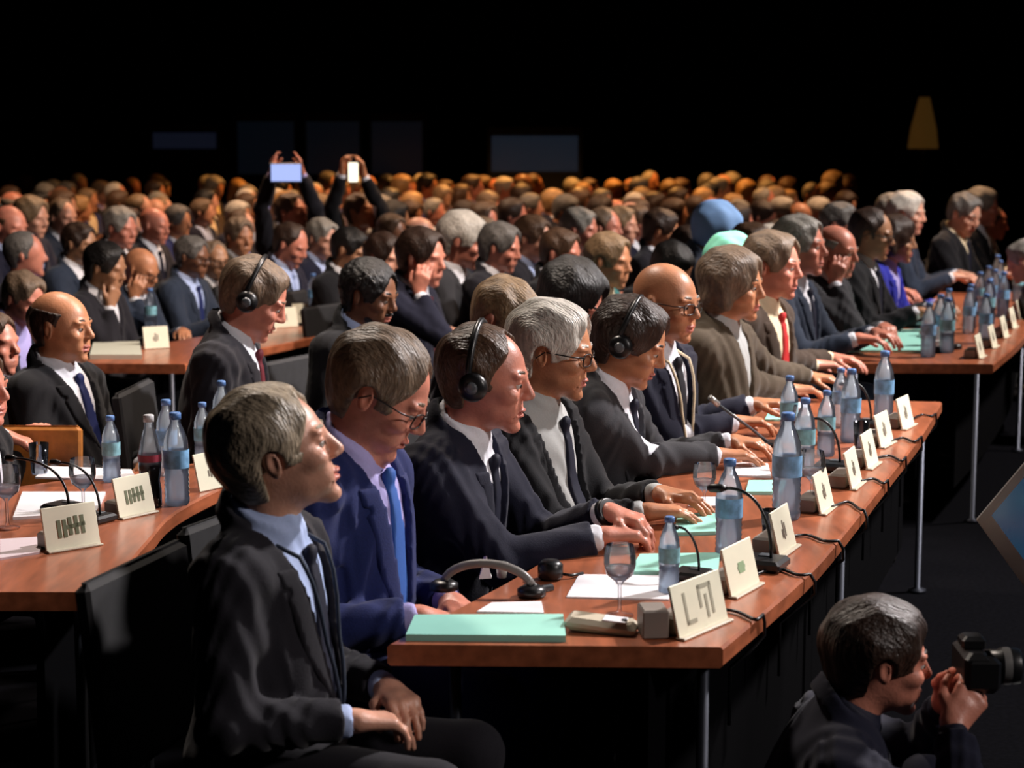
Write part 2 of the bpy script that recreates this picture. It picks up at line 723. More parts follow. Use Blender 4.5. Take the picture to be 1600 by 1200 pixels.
        if style in ('short', 'thick', 'long', 'bob', 'curly', 'wrap'):
            P.append((ell(h(0.035, 0.0, 0.078), (0.045, 0.060, 0.032), R, t * 0.5), 0.02))
        if style == 'thick':
            P.append((ell(h(-0.055, 0, -0.030), (0.045, 0.058, 0.045), R, 0.004), 0.02))
        if style == 'long':
            P.append((ell(h(-0.055, 0, -0.075), (0.050, 0.085, 0.095), R), 0.03))
            for sd in (-1, 1):
                P.append((cone(h(0.0, 0.080 * sd, 0.03), h(0.012, 0.092 * sd, -0.125), 0.026, 0.026), 0.03))
        if style == 'bob':
            P.append((ell(h(-0.045, 0, -0.045), (0.060, 0.092, 0.065), R), 0.03))
            for sd in (-1, 1):
                P.append((cone(h(0.0, 0.078 * sd, 0.03), h(0.008, 0.086 * sd, -0.055), 0.022, 0.022), 0.03))
        # hairline plane from forehead point A to nape point B
        A, B = {'short': ((0.080, 0.088), (-0.030, -0.085)), 'thick': ((0.076, 0.088), (-0.022, -0.100)),
                'receding': ((0.042, 0.116), (-0.018, -0.085)), 'horseshoe': ((0.018, 0.060), (-0.024, -0.085)),
                'long': ((0.082, 0.085), (0.030, -0.20)), 'bob': ((0.084, 0.080), (0.026, -0.12)),
                'afro': ((0.076, 0.085), (-0.022, -0.080)), 'stubble': ((0.030, 0.110), (-0.02, -0.08)),
                'curly': ((0.088, 0.080), (0.000, -0.10)),
                'swept': ((0.062, 0.102), (-0.016, -0.085)), 'wrap': ((0.080, 0.070), (0.040, -0.13))}[style]
        dx, dz = B[0] - A[0], B[1] - A[1]
        L = math.hypot(dx, dz)
        nx, nzv = -dz / L, dx / L

        top = 0.058 if style == 'horseshoe' else None
        ears_ = style not in ('long', 'bob', 'curly', 'wrap')

        def cut(a, b, c):
            g = (a - A[0]) * nx + (c - A[1]) * nzv + 0.018 * np.cos(b * 52) - 0.012
            if ears_:
                # temples recede, a sideburn in front of the ear, clean neck behind and below it
                g = g + 0.5 * np.maximum(np.abs(b) - 0.050, 0) * (c > 0.0)
                g = np.maximum(g, np.where(c < -0.018, a + 0.030, -1.0))
                g = np.maximum(g, -0.088 - c)
            if top is not None:
                g = np.maximum(g, c - top + 0.15 * a)
            return g
        o = s.HC

        def fn(x, y, z):
            px, py, pz = x - o[0], y - o[1], z - o[2]
            a = px * R[0, 0] + py * R[1, 0] + pz * R[2, 0]
            b = px * R[0, 1] + py * R[1, 1] + pz * R[2, 1]
            c = px * R[0, 2] + py * R[1, 2] + pz * R[2, 2]
            return cut(a / hs, b / hs, c / hs) * hs
        ears = style not in ('long', 'bob', 'curly', 'wrap')
        return P, fn, ears

    def local_h(s, x, y, z):
        o, R = s.HC, s.Rh
        px, py, pz = (x - o[0]) / s.hs, (y - o[1]) / s.hs, (z - o[2]) / s.hs
        return (px * R[0, 0] + py * R[1, 0] + pz * R[2, 0], px * R[0, 1] + py * R[1, 1] + pz * R[2, 1],
                px * R[0, 2] + py * R[1, 2] + pz * R[2, 2])

    def local_t(s, x, y, z):
        o, R = s.H, s.Rt
        px, py, pz = x - o[0], y - o[1], z - o[2]
        return (px * R[0, 0] + py * R[1, 0] + pz * R[2, 0], px * R[0, 1] + py * R[1, 1] + pz * R[2, 1],
                px * R[0, 2] + py * R[1, 2] + pz * R[2, 2])

    def hands(s, rmin=0.0):
        out = []
        for S, E, W, t, sd in s.arm.values():
            d = np.array(t.get('d') if t.get('d') is not None else nz(W - E), float)
            n = np.array(t.get('n', (0, 0, -1)), float)
            out.append((cone(W - nz(W - E) * 0.03, W + nz(d) * 0.01, 0.027, 0.022), 0.012))
            out += hand_prims(W, d, n, sd, t.get('curl', 0.45), rmin=rmin, thumb_in=t.get('thumb', 0.5))
        return out

    def legs(s, e):
        out = []
        kn = s.o.get('knees', (0.44, 0.53))
        for sd in (-1, 1):
            hp = V3(0.02, 0.085 * sd, s.H[2] - 0.01)
            K = V3(kn[0], 0.13 * sd, kn[1])
            A = V3(kn[0] - 0.03 + s.o.get('foot', 0), 0.13 * sd, 0.085)
            out.append((cone(hp, K, 0.076 + e, 0.056 + e), 0.05))
            out.append((cone(K, A, 0.054 + e, 0.038 + e), 0.02))
        return out


def front_x(rig, y, z, e):
    """x (torso frame) of the chest surface inflated by e, at torso-frame y,z"""
    pr = rig.torso(e)
    xs = np.linspace(0.30, -0.05, 141)
    pts = np.array([rig.T(x, y, z) for x in xs])
    d = None
    for p, k in pr:
        v = p.fn(pts[:, 0], pts[:, 1], pts[:, 2])
        if d is None:
            d = v
        else:
            h = np.maximum(k - np.abs(d - v), 0) / k
            d = np.minimum(d, v) - h * h * k * 0.25
    i = np.argmax(d < 0)
    return xs[i] if d[i] < 0 else 0.05


def vwidth(c, zb, vw):
    return vw * (c - zb) / (0.47 - zb)


SKIN = {'pale': ((0.64, 0.32, 0.22), 0.2), 'pink': ((0.62, 0.235, 0.16), 0.2), 'tan': ((0.52, 0.225, 0.115), 0.2),
        'olive': ((0.40, 0.20, 0.11), 0.16), 'brown': ((0.20, 0.085, 0.045), 0.2), 'dark': ((0.13, 0.05, 0.028), 0.2)}
HAIR = {'white': ((0.58, 0.54, 0.48), 0.28), 'grey': ((0.27, 0.25, 0.22), 0.35), 'sandy': ((0.24, 0.155, 0.085), 0.4),
        'brown': ((0.085, 0.045, 0.025), 0.4), 'darkbrown': ((0.035, 0.018, 0.012), 0.4), 'black': ((0.008, 0.007, 0.007), 0.3),
        'blond': ((0.42, 0.24, 0.10), 0.3), 'salt': ((0.13, 0.12, 0.11), 0.45), 'greybrown': ((0.17, 0.115, 0.075), 0.4),
        'greyblond': ((0.34, 0.27, 0.19), 0.45)}
CLOTH = {'black': (0.004, 0.004, 0.006), 'charcoal': (0.012, 0.011, 0.016), 'navy': (0.007, 0.008, 0.022),
         'blue': (0.012, 0.020, 0.10), 'grey': (0.032, 0.032, 0.037), 'midgrey': (0.08, 0.085, 0.09),
         'brown': (0.045, 0.028, 0.018), 'olive': (0.075, 0.055, 0.035), 'royal': (0.02, 0.025, 0.32),
         'skyblue': (0.28, 0.50, 0.90), 'white': (0.75, 0.76, 0.82), 'paleblue': (0.42, 0.52, 0.80), 'cream': (0.75, 0.62, 0.42),
         'burgundy': (0.12, 0.012, 0.02), 'red': (0.45, 0.02, 0.02), 'teal': (0.03, 0.14, 0.14), 'lavender': (0.42, 0.38, 0.72),
         'bluetie': (0.04, 0.12, 0.42), 'silver': (0.42, 0.43, 0.42), 'slate': (0.022, 0.032, 0.055), 'tan': (0.25, 0.15, 0.08),
         'mint': (0.25, 0.75, 0.55)}


def skin_mat(k):
    c, n = SKIN[k]
    return mat('skin_' + k, c, rough=0.42, noise=n, nscale=18, bump=0.10, bscale=160, sss=0.06)


def hair_mat(k):
    c, n = HAIR[k]
    return mat('hair_' + k, c, rough=0.42, noise=n, nscale=75, bump=0.7, bscale=95, stretch=(0.7, 2.6, 0.5))


def cloth_mat(k, kind='wool'):
    c = CLOTH[k]
    if kind == 'wool':
        return mat('suit_' + k, c, rough=0.85, noise=0.14, nscale=240, bump=0.12, bscale=300, sheen=0.10, spec=0.2)
    return mat('shirt_' + k, c, rough=0.7, noise=0.05, nscale=200, bump=0.05, bscale=200, spec=0.3)


def run(grid, prims):
    for p, k in prims:
        grid.u(p, k)
    return grid


def default_arms(kind, rig, o):
    H = rig.H
    if kind == 'desk':
        return {'L': dict(w=(0.40, 0.13, 0.795), d=(0.9, -0.35, -0.05), curl=0.5),
                'R': dict(w=(0.40, -0.13, 0.795), d=(0.9, 0.35, -0.05), curl=0.5)}
    if kind == 'lap':
        return {'L': dict(w=(0.26, 0.10, H[2] + 0.14), d=(0.7, -0.7, -0.15), curl=0.6),
                'R': dict(w=(0.26, -0.10, H[2] + 0.13), d=(0.7, 0.7, -0.15), curl=0.6)}
    if kind == 'chin':
        p = rig.h(0.085, -0.045, -0.165)
        return {'L': dict(w=(0.36, 0.06, 0.795), d=(0.6, -0.8, 0), curl=0.5),
                'R': dict(w=p, d=rig.Rh @ V3(0.05, 0.25, 1.0), n=rig.Rh @ V3(-0.9, 0.4, 0.1), curl=1.1, pole=(0.2, -0.4, -1))}
    if kind == 'cheek':
        p = rig.h(0.060, -0.100, -0.130)
        return {'L': dict(w=(0.36, 0.06, 0.795), d=(0.6, -0.8, 0), curl=0.5),
                'R': dict(w=p, d=rig.Rh @ V3(0.1, 0.10, 1.0), n=rig.Rh @ V3(-0.4, 0.9, 0.1), curl=0.55, pole=(0.3, -0.4, -1))}
    raise KeyError(kind)


LEV = {'A': (0.0042, 0.007, True), 'B': (0.0058, 0.009, True), 'C': (0.0095, 0.014, False)}


def person(label, px, py, group=None, ztop=None, Y=None, yaw=-18, lev='C', skin='tan', hair=('short', 'brown'),
           suit='charcoal', shirt='white', tie='navy', glasses=False, headset=False, arms='desk', lanyard=None,
           chair=True, watch=False, shawl=False, vz=0.17, vw=0.075, jacket=True, beard=None, name='person', lift=0.0, **o):
    h, hc, fine = LEV[lev]
    rig = Rig(o)
    yawr = math.radians(yaw)
    # scale and place so the crown of the head falls where the photograph has it
    if Y is not None:
        P = at_y(px, py, Y)
        s = min(max((P.z - lift) / rig.top[2], 0.90), 1.10)
        if ztop:
            s = 1.0
        P = at_y(px, py, Y)
    else:
        s = (ztop or rig.top[2] * 1.0) / rig.top[2]
        P = at_z(px, py, rig.top[2] * s + lift)
    off = rz(yawr) @ (rig.top * s)
    loc = Vector((P.x - off[0], P.y - off[1], lift))
    root = empty(name, loc, yawr)
    root.scale = (s, s, s)
    tag(root, label, 'person', group)
    Ri = rz(-yawr)

    def tolocal(p):
        return Ri @ (np.array(p, float) - np.array(loc)) / s

    def dloc(v):
        return Ri @ np.array(v, float)
    if isinstance(arms, str):
        A = default_arms(arms, rig, o)
    else:
        A = default_arms('desk', rig, o)
        for k, t in arms.items():
            t = dict(t)
            if 'px' in t:
                t['w'] = tolocal(at_z(t['px'][0], t['px'][1], t['px'][2]))
            if 'wd' in t:
                t['d'] = dloc(t['wd'])
            if 'wn' in t:
                t['n'] = dloc(t['wn'])
            if isinstance(t.get('from'), str):
                t = dict(default_arms(t['from'], rig, o)[k])
            A[k] = t
    rig.solve(A)
    # ---- body: one continuous surface from crown to ankles
    prims = rig.head(True)
    body = prims[:1] + prims[1:]
    body += [(p, max(k, 0.03)) for p, k in rig.torso(-0.014)] + rig.arms(-0.010)
    body += rig.hands(0.0 if h < 0.007 else 0.0095) + rig.legs(-0.012)
    Wz = [rig.arm[k][2][2] for k in 'LR']
    zf = [(rig.HC[2] - 0.17, rig.HC[2] + 0.15)] + [(w - 0.10, w + 0.10) for w in Wz]
    g = grid_for([p for p, k in body], h, 0.0, zf)
    run(g, body)
    if fine:
        for sd in (-1, 1):
            g.cut(ell(rig.h(0.098, 0.031 * sd, 0.004), (0.015, 0.017, 0.011), rig.Rh), 0.010)
            g.u(ell(rig.h(0.080, 0.031 * sd, 0.009), (0.013, 0.0145, 0.008), rig.Rh), 0.003)
            g.cut(ell(rig.h(-0.004, 0.088 * sd, -0.002), (0.010, 0.007, 0.018), rig.Rh), 0.005)
            g.cut(cone(rig.h(0.098, 0.014 * sd, -0.046), rig.h(0.080, 0.034 * sd, -0.075), 0.0022), 0.006)
        g.cut(rbox(rig.h(0.100, 0, -0.0628), (0.012, 0.022, 0.0012), rig.Rh, 0.001), 0.004)
    Pn, Q = g.nets()
    me = mesh_from(Pn, Q, 'body')
    sm = skin_mat(skin)
    bo = link('body', me, [sm, mat('lip', tuple(np.array(SKIN[skin][0]) * V3(0.85, 0.55, 0.6)), rough=0.4)], root)
    if fine:
        C = Pn[Q].mean(1)
        a, b, c = rig.local_h(C[:, 0], C[:, 1], C[:, 2])
        lip = (a > 0.078) & (np.abs(b) < 0.024) & (c < -0.051) & (c > -0.075)
        me.polygons.foreach_set('material_index', lip.astype(np.int32))
        for sd in (-1, 1):
            e = MB()
            e.lathe([(0.0122 * math.sin(t), -0.0122 * math.cos(t)) for t in np.linspace(0.02, math.pi - 0.02, 9)],
                    rig.h(0.0795, 0.031 * sd, 0.003), 12, Matrix((rig.Rh @ ry(math.pi / 2 + 0.1)).tolist()))
            eo = e.build('eye', mat('eye_white', (0.55, 0.50, 0.46), rough=0.25), root, True)
            ir = MB()
            ir.lathe([(0.0, 0.0), (0.0052, 0.0002), (0.0050, -0.002)][::-1], rig.h(0.0795 + 0.0124, 0.0318 * sd, 0.0015), 10,
                     Matrix((rig.Rh @ ry(math.pi / 2 + 0.1)).tolist()), cap=False)
            ir.build('iris', mat('iris', (0.02, 0.012, 0.008), rough=0.15), eo, True)
            br = MB()
            br.tube([rig.h(0.0905, 0.011 * sd, 0.026), rig.h(0.0915, 0.022 * sd, 0.031), rig.h(0.0875, 0.036 * sd, 0.032),
                     rig.h(0.0765, 0.050 * sd, 0.026)], [0.004, 0.0052, 0.005, 0.0035], 6)
            br.build('eyebrow', hair_mat(hair[1] if hair and hair[1] in HAIR else 'grey'), root, True)
    # ---- hair
    if hair:
        hp, cutf, ears = rig.hair(hair[0])
        hh = h * 1.15
        hg = grid_for([p for p, k in hp], hh, 0.01)
        run(hg, hp)
        ph = (len(label) * 1.7) % 6.28

        def strands(x, y, z):
            a, b, c = rig.local_h(x, y, z)
            return (0.0016 * np.sin(b * 190 + 14 * a + 6 * c + ph) + 0.0014 * np.sin(b * 95 - 40 * c + 30 * a + 2 * ph)
                    + 0.0022 * np.sin(a * 60 + c * 45 + b * 50 + ph))
        if hair[0] in ('curly', 'afro'):
            f = 150 if hair[0] == 'afro' else 95
            hg.warp(lambda x, y, z: 0.004 * np.sin(x * f) * np.sin(y * f + 1) * np.sin(z * f + 2))
        elif hair[0] != 'stubble':
            hg.warp(strands)
        hg.keep(cutf)
        if ears:
            for sd in (-1, 1):
                hg.cut(ell(rig.h(-0.006, 0.085 * sd, -0.010), (0.026, 0.035, 0.036), rig.Rh), 0.006)
        Pn, Q = hg.nets()
        if hair[0] == 'wrap':
            link('head_scarf', mesh_from(Pn, Q, 'head_scarf'), cloth_mat(hair[1], 'shirt'), root)
        else:
            link('hair', mesh_from(Pn, Q, 'hair'), hair_mat(hair[1]), root)
    if beard:
        bg = grid_for([ell(rig.h(0.035, 0, -0.065), (0.07, 0.07, 0.06), rig.Rh)], h, 0.0)
        run(bg, [(ell(rig.h(0.030, 0, -0.060), (0.056, 0.053, 0.046), rig.Rh, 0.007), 0),
                 (ell(rig.h(0.074, 0, -0.097), (0.020, 0.022, 0.016), rig.Rh, 0.006), 0.02),
                 (ell(rig.h(0.093, 0, -0.046), (0.012, 0.028, 0.006), rig.Rh, 0.002), 0.006)])

        def bf(x, y, z):
            a, b, c = rig.local_h(x, y, z)
            return np.maximum(np.maximum(c + 0.042, 0.015 - a), 0.028 - np.sqrt((a - 0.105) ** 2 + (b * 0.9) ** 2 + (c + 0.063) ** 2 * 5))
        bg.keep(bf)
        Pn, Q = bg.nets()
        link('beard', mesh_from(Pn, Q, 'beard'), hair_mat(beard), root)
    # ---- trousers, shoes
    tg = grid_for([p for p, k in rig.legs(0.014) + rig.torso(0.008)[:1]], 0.014)
    run(tg, rig.legs(0.014) + [(rig.torso(0.008)[0][0], 0.05)])
    Pn, Q = tg.nets()
    link('trousers', mesh_from(Pn, Q, 'trousers'), cloth_mat(suit if jacket else 'charcoal'), root)
    kn = o.get('knees', (0.44, 0.53))
    for sd in (-1, 1):
        A0 = V3(kn[0] - 0.03 + o.get('foot', 0), 0.13 * sd, 0.0)
        sp = [(cone(A0 + V3(-0.02, 0, 0.045), A0 + V3(0.15, 0.012 * sd, 0.033), 0.042, 0.032), 0), (cone(A0 + V3(0, 0, 0.05), A0 + V3(0, 0, 0.09), 0.042, 0.04), 0.02)]
        sg = grid_for([p for p, k in sp], 0.012)
        run(sg, sp)
        Pn, Q = sg.nets()
        link('shoe', mesh_from(Pn, Q, 'shoe'), mat('shoe_leather', (0.01, 0.009, 0.009), rough=0.25), root)
    # ---- shirt
    sp = rig.torso(0.004) + rig.arms(0.002, 0.004)
    sp.append((cone(rig.NB - nz(rig.HC - rig.NB) * 0.03, rig.NB + nz(rig.HC - rig.NB) * 0.012, 0.064 * rig.hs, 0.064 * rig.hs), 0.02))
    sg = grid_for([p for p, k in sp], hc, 0.01)
    run(sg, sp)
    for S, E, W, t, sd in rig.arm.values():
        f = nz(W - E)
        cu = cone(W - f * 0.05, W, 0.0335, 0.0335)
        sg.u(Prim((lambda x, y, z, g=cu.fn, f=f, Wp=W - f * 0.010: np.maximum(
            g(x, y, z), (x - Wp[0]) * f[0] + (y - Wp[1]) * f[1] + (z - Wp[2]) * f[2])), cu.lo, cu.hi), 0.0)
    nd = nz(rig.HC - rig.NB)
    Rn = frame_z(nd)

    def collar(rad, hgt, thick, tilt, z0):
        def fn(a, b, c):
            c = c - z0 - tilt * a
            r = np.sqrt((a) ** 2 + b * b)
            return np.maximum(np.abs(r - (rad - 0.2 * c)) - thick, np.abs(c) - hgt)
        q = rig.NB
        return local(fn, q, Rn, q - 0.14, q + 0.14)
    sg.u(collar(0.070 * rig.hs, 0.024, 0.0055, -0.30, 0.016), 0.008)
    if jacket:
        def shirt_keep(x, y, z):
            return 0.05 - rig.local_t(x, y, z)[2]
        sg.keep(shirt_keep)
    if fine:
        sg.warp(lambda x, y, z: 0.0015 * np.sin(z * 70 + x * 40 + 9 * np.sin(y * 20)))
    Pn, Q = sg.nets()
    link('shirt', mesh_from(Pn, Q, 'shirt'), cloth_mat(shirt, 'shirt'), root)
    # ---- tie
    if tie:
        tp = rig.torso(0.012)
        tg = grid_for([rbox(rig.T(0.10, 0, 0.30), (0.16, 0.05, 0.22), rig.Rt)], min(hc, 0.009))
        run(tg, tp)

        def tk(x, y, z):
            a, b, c = rig.local_t(x, y, z)
            w = 0.016 + 0.075 * (0.46 - c)
            return np.maximum(np.maximum(np.abs(b) - np.minimum(w, 0.038), 0.01 - a), np.maximum(c - 0.452, 0.10 - c))
        tg.keep(tk)
        kx = front_x(rig, 0, 0.452, 0.010)
        tg.u(ell(rig.T(kx + 0.002, 0, 0.458), (0.014, 0.021, 0.022), rig.Rt), 0.008)
        Pn, Q = tg.nets()
        link('tie', mesh_from(Pn, Q, 'tie'), cloth_mat(tie, 'shirt'), root)
    # ---- jacket
    if jacket:
        e = 0.017
        jp = rig.torso(e) + rig.arms(0.016, 0.030)
        jg = grid_for([p for p, k in jp], hc, 0.015)
        run(jg, jp)
        w = rig.slim
        for sd in (-1, 1):   # padded shoulder
            jg.u(ell(rig.T(-0.012, 0.165 * sd * w, 0.440), (0.062, 0.060, 0.042), rig.Rt), 0.03)
        ph = (len(label) * 2.3) % 6.28

        def folds(x, y, z):
            a, b, c = rig.local_t(x, y, z)
            f = 0.0035 * np.sin(38 * c + 22 * a + 9 * np.sin(14 * b + ph) + ph)
            f = f + 0.0030 * np.sin(55 * c - 30 * b + 12 * np.sin(20 * a + ph)) * (np.abs(b) > 0.13)
            return f * 0.8
        jg.warp(folds)
        # collar at the nape and the lapels on the chest
        jg.u(collar(0.086 * rig.hs, 0.024, 0.008, -0.55, -0.006), 0.012)
        lg = Grid(rig.T(0.1, 0, 0.3) - 0.3, rig.T(0.1, 0, 0.3) + 0.3, hc)
        run(lg, rig.torso(e + 0.006))

        def lap(x, y, z):
            a, b, c = rig.local_t(x, y, z)
            v = vwidth(c, vz, vw)
            wd = 0.052 * np.clip((c - vz) / 0.16, 0, 1) - 0.012 * ((c > 0.395) & (c < 0.408))
            d = np.maximum(np.abs(b) - v - wd, v - np.abs(b))
            return np.maximum(np.maximum(d, 0.0 - a), np.maximum(c - 0.445, vz - c))
        if not shawl:
            lg.keep(lap)
            Pn, Q = lg.nets()
            if len(Q):
                lapo = (Pn, Q)
            else:
                lapo = None
        else:
            lapo = None

        vmax = front_x(rig, 0, 0.25, 0.02) + 0.045

        def vcut(a, b, c):
            return np.maximum(np.maximum(np.maximum(-a, a - vmax), np.abs(b) - vwidth(c, vz, vw)), vz - c)
        q = rig.T(0.1, 0, 0.38)
        jg.cut(local(vcut, rig.H, rig.Rt, q - 0.30, q + 0.30), 0.0)
        if not shawl:   # seam below the button
            q2 = rig.T(0.15, 0, 0.10)
            jg.cut(local(lambda a, b, c: np.maximum(np.maximum(np.abs(b + 0.004) - 0.003, np.maximum(0.02 - a, a - vmax)), c - vz),
                         rig.H, rig.Rt, q2 - 0.22, q2 + 0.22), 0.0)
        Pn, Q = jg.nets()
        jo = link('jacket', mesh_from(Pn, Q, 'jacket'), cloth_mat(suit), root)
        if lapo:
            link('lapels', mesh_from(lapo[0], lapo[1], 'lapels'), cloth_mat(suit), jo)
    # ---- accessories
    Rm = Matrix(rig.Rh.tolist())
    if glasses:
        gm, ln = MB(), MB()
        for sd in (-1, 1):
            ring = []
            for k in range(17):
                a = 2 * math.pi * k / 16
                ca, sa = math.cos(a), math.sin(a)
                ring.append(rig.h(0.107 - 0.25 * abs(0.032 * sd + 0.022 * abs(ca) ** 0.6 * (1 if ca > 0 else -1)) ** 1.0,
                                  0.032 * sd + 0.023 * math.copysign(abs(ca) ** 0.6, ca),
                                  -0.002 + 0.016 * math.copysign(abs(sa) ** 0.6, sa)))
            gm.tube(ring, 0.0019 if lev == 'A' else 0.0026, 6)
            gm.tube([rig.h(0.092, 0.055 * sd, 0.006), rig.h(0.07, 0.074 * sd, 0.006), rig.h(0.0, 0.083 * sd, 0.008),
                     rig.h(-0.02, 0.083 * sd, -0.010)], 0.0020 if lev == 'A' else 0.0028, 6)
            ln.add([Vector(p) for p in ring[:-1]], [tuple(range(16))])
        gm.tube([rig.h(0.105, -0.01, 0.004), rig.h(0.1075, 0, 0.007), rig.h(0.105, 0.01, 0.004)], 0.0022, 6)
        go = gm.build('glasses', mat('glasses_frame', (0.012, 0.010, 0.010), rough=0.3), root, True)
        ln.build('lens', clear_mat('lens_glass', (0.97, 0.97, 0.98), 0.0, 0.05, 0.12), go)
    if headset:
        hm = MB()
        pts = []
        for k in range(19):
            a = math.pi * k / 18
            pts.append(rig.h(-0.020, 0.097 * math.cos(a), 0.005 + 0.128 * math.sin(a) ** 0.8))
        hm.tube(pts, 0.0085, 8)
        ho = hm.build('headset_band', mat('black_plastic', (0.008, 0.008, 0.009), rough=0.35), root, True)
        for sd in (-1, 1):
            cm = MB()
            prof = [(0.012, -0.016), (0.030, -0.016), (0.036, -0.008), (0.036, 0.006), (0.028, 0.016), (0.012, 0.019)]
            cm.lathe(prof, rig.h(-0.006, 0.098 * sd, -0.004), 24, Matrix((rig.Rh @ rx(-math.pi / 2 * sd)).tolist()))
            cm.build('ear_cup', mat('black_plastic', (0.008, 0.008, 0.009), rough=0.35), ho, True)
            dm = MB()
            dm.lathe([(0.010, 0.0), (0.016, 0.003), (0.010, 0.006)], rig.h(-0.006, 0.115 * sd, -0.004), 20,
                     Matrix((rig.Rh @ rx(-math.pi / 2 * sd)).tolist()))
            dm.build('ear_cup_disc', mat('grey_plastic', (0.10, 0.11, 0.12), rough=0.3), ho, True)
    if lanyard:
        lm = MB()
        for sd in (-1, 1):
            pts = []
            for k in range(14):
                t = k / 13
                z = 0.465 - 0.34 * t
                y = sd * (0.062 * (1 - t) + 0.006)
                pts.append(rig.T(front_x(rig, y, z, e=0.030 if jacket else 0.012), y, z))
            lm.tube([rig.T(-0.07, 0.03 * sd, 0.505), rig.T(-0.01, 0.075 * sd, 0.505)] + pts, 0.005, 6)
        lo = lm.build('lanyard', cloth_mat(lanyard, 'shirt'), root, True)
        bm = MB()
        bm.box(rig.T(front_x(rig, 0, 0.09, 0.036), 0, 0.085), (0.006, 0.07, 0.09), Matrix(rig.Rt.tolist()), 0.002)
        bm.build('badge', mat('badge_card', (0.7, 0.72, 0.75), rough=0.4), lo)
    if watch:
        S, E, W, t, sd = rig.arm[watch]
        f = nz(W - E)
        wm = MB()
        wm.lathe([(0.0330, -0.010), (0.0365, -0.009), (0.0365, 0.009), (0.0330, 0.010)], W - f * 0.003, 20,
                 Matrix(frame_z(f).tolist()))
        wm.build('wristwatch', mat('black_plastic', (0.008, 0.008, 0.009), rough=0.35), root, True)
    if chair:
        place_chair(root, rig, s, yawr, loc, label)
    root['_px'] = px
    return root, rig, s


def frame_z(f):
    """rotation whose third column is f"""
    f = nz(np.array(f, float))
    u = np.cross(V3(0, 1, 0), f)
    if np.linalg.norm(u) < 1e-3:
        u = V3(1, 0, 0)
    u = nz(u)
    v = np.cross(f, u)
    return np.stack([u, v, f], 1)


# ---- chairs
CHAIR = {}


def make_chair(kind):
    root = empty('conference_chair')
    fab = mat('chair_fabric_' + kind, {'black': (0.012, 0.012, 0.014), 'wood': (0.42, 0.15, 0.03), 'burgundy': (0.20, 0.012, 0.02)}[kind],
              rough=0.8 if kind != 'wood' else 0.35, noise=0.2, nscale=30)
    met = mat('chair_metal', (0.10, 0.10, 0.11), rough=0.3, metal=0.9)
    MB().box((0.02, 0, 0.405), (0.44, 0.46, 0.05), None, 0.02).build('seat', fab, root)
    b = MB()
    for k in range(1):
        b.box((-0.235, 0, 0.70), (0.035, 0.44, 0.42), Matrix.Rotation(math.radians(-6), 3, 'Y'), 0.016)
    b.build('backrest', fab, root)
    for sx in (-1, 1):
        for sy in (-1, 1):
            MB().tube([(0.02 + 0.19 * sx, 0.20 * sy, 0.385), (0.02 + 0.20 * sx, 0.205 * sy, 0.0)], 0.011, 8).build('leg', met, root, True)
    for sy in (-1, 1):
        MB().tube([(-0.17, 0.19 * sy, 0.385), (-0.225, 0.19 * sy, 0.40), (-0.235, 0.19 * sy, 0.55)], 0.010, 8).build('back_post', met, root, True)
    return root


CH_LIST = []


def place_chair(root, rig, s, yawr, loc, label, kind='black'):
    if kind not in CHAIR:
        c = make_chair(kind)
        CHAIR[kind] = c
    else:
        c = copy_tree(CHAIR[kind])
    back = rig.Rt @ V3(0, 0, 1)
    fw = Vector((math.cos(yawr), math.sin(yawr), 0)) * (-0.02)
    c.location = Vector((loc.x, loc.y, 0)) + fw
    c.rotation_euler = (0, 0, yawr)
    ws = label.replace(',', '').split()[:12]
    while ws[-1] in ('and', 'with', 'in', 'the', 'a', 'of', 'at', 'to', 'on', 'between', 'black', 'white', 'dark', 'left', 'behind', 'right', 'above', 'lower', 'upper', 'just', 'second', 'directly', 'very', 'far', 'front', 'central', 'hand', 'is', 'down', 'royal', 'head', 'two', 'red', 'pale'):
        ws.pop()
    tag(c, 'black chair of the ' + ' '.join(ws), 'chair', 'delegates chairs')
    CH_LIST.append(c)
    return c

# ------------------------------------------------------------------ the hall
def quad_box(name, x0, x1, y0, y1, z0, z1, m, kind='structure'):
    o = MB().box(((x0 + x1) / 2, (y0 + y1) / 2, (z0 + z1) / 2), (x1 - x0, y1 - y0, z1 - z0)).build(name, m)
    if kind:
        tag(o, kind=kind)
    return o


black_wall = mat('wall_black', (0.004, 0.0045, 0.006), rough=0.95, noise=0.2, nscale=2, spec=0.1)
quad_box('floor', -14, 16, -3, 31, -0.1, 0, mat('floor_carpet', (0.0022, 0.0022, 0.003), rough=1.0, noise=0.3, nscale=60, spec=0.02))
quad_box('wall_back', -14, 16, 30, 30.2, 0, 9, black_wall)
quad_box('wall_left', -14.2, -14, -3, 31, 0, 9, black_wall)
quad_box('wall_right', 16, 16.2, -3, 31, 0, 9, black_wall)
quad_box('ceiling', -14, 16, -3, 31, 9, 9.2, black_wall)

# interpreter booths standing along the back of the hall
booth_black = mat('booth_black', (0.006, 0.008, 0.012), rough=0.8, noise=0.1, nscale=5)


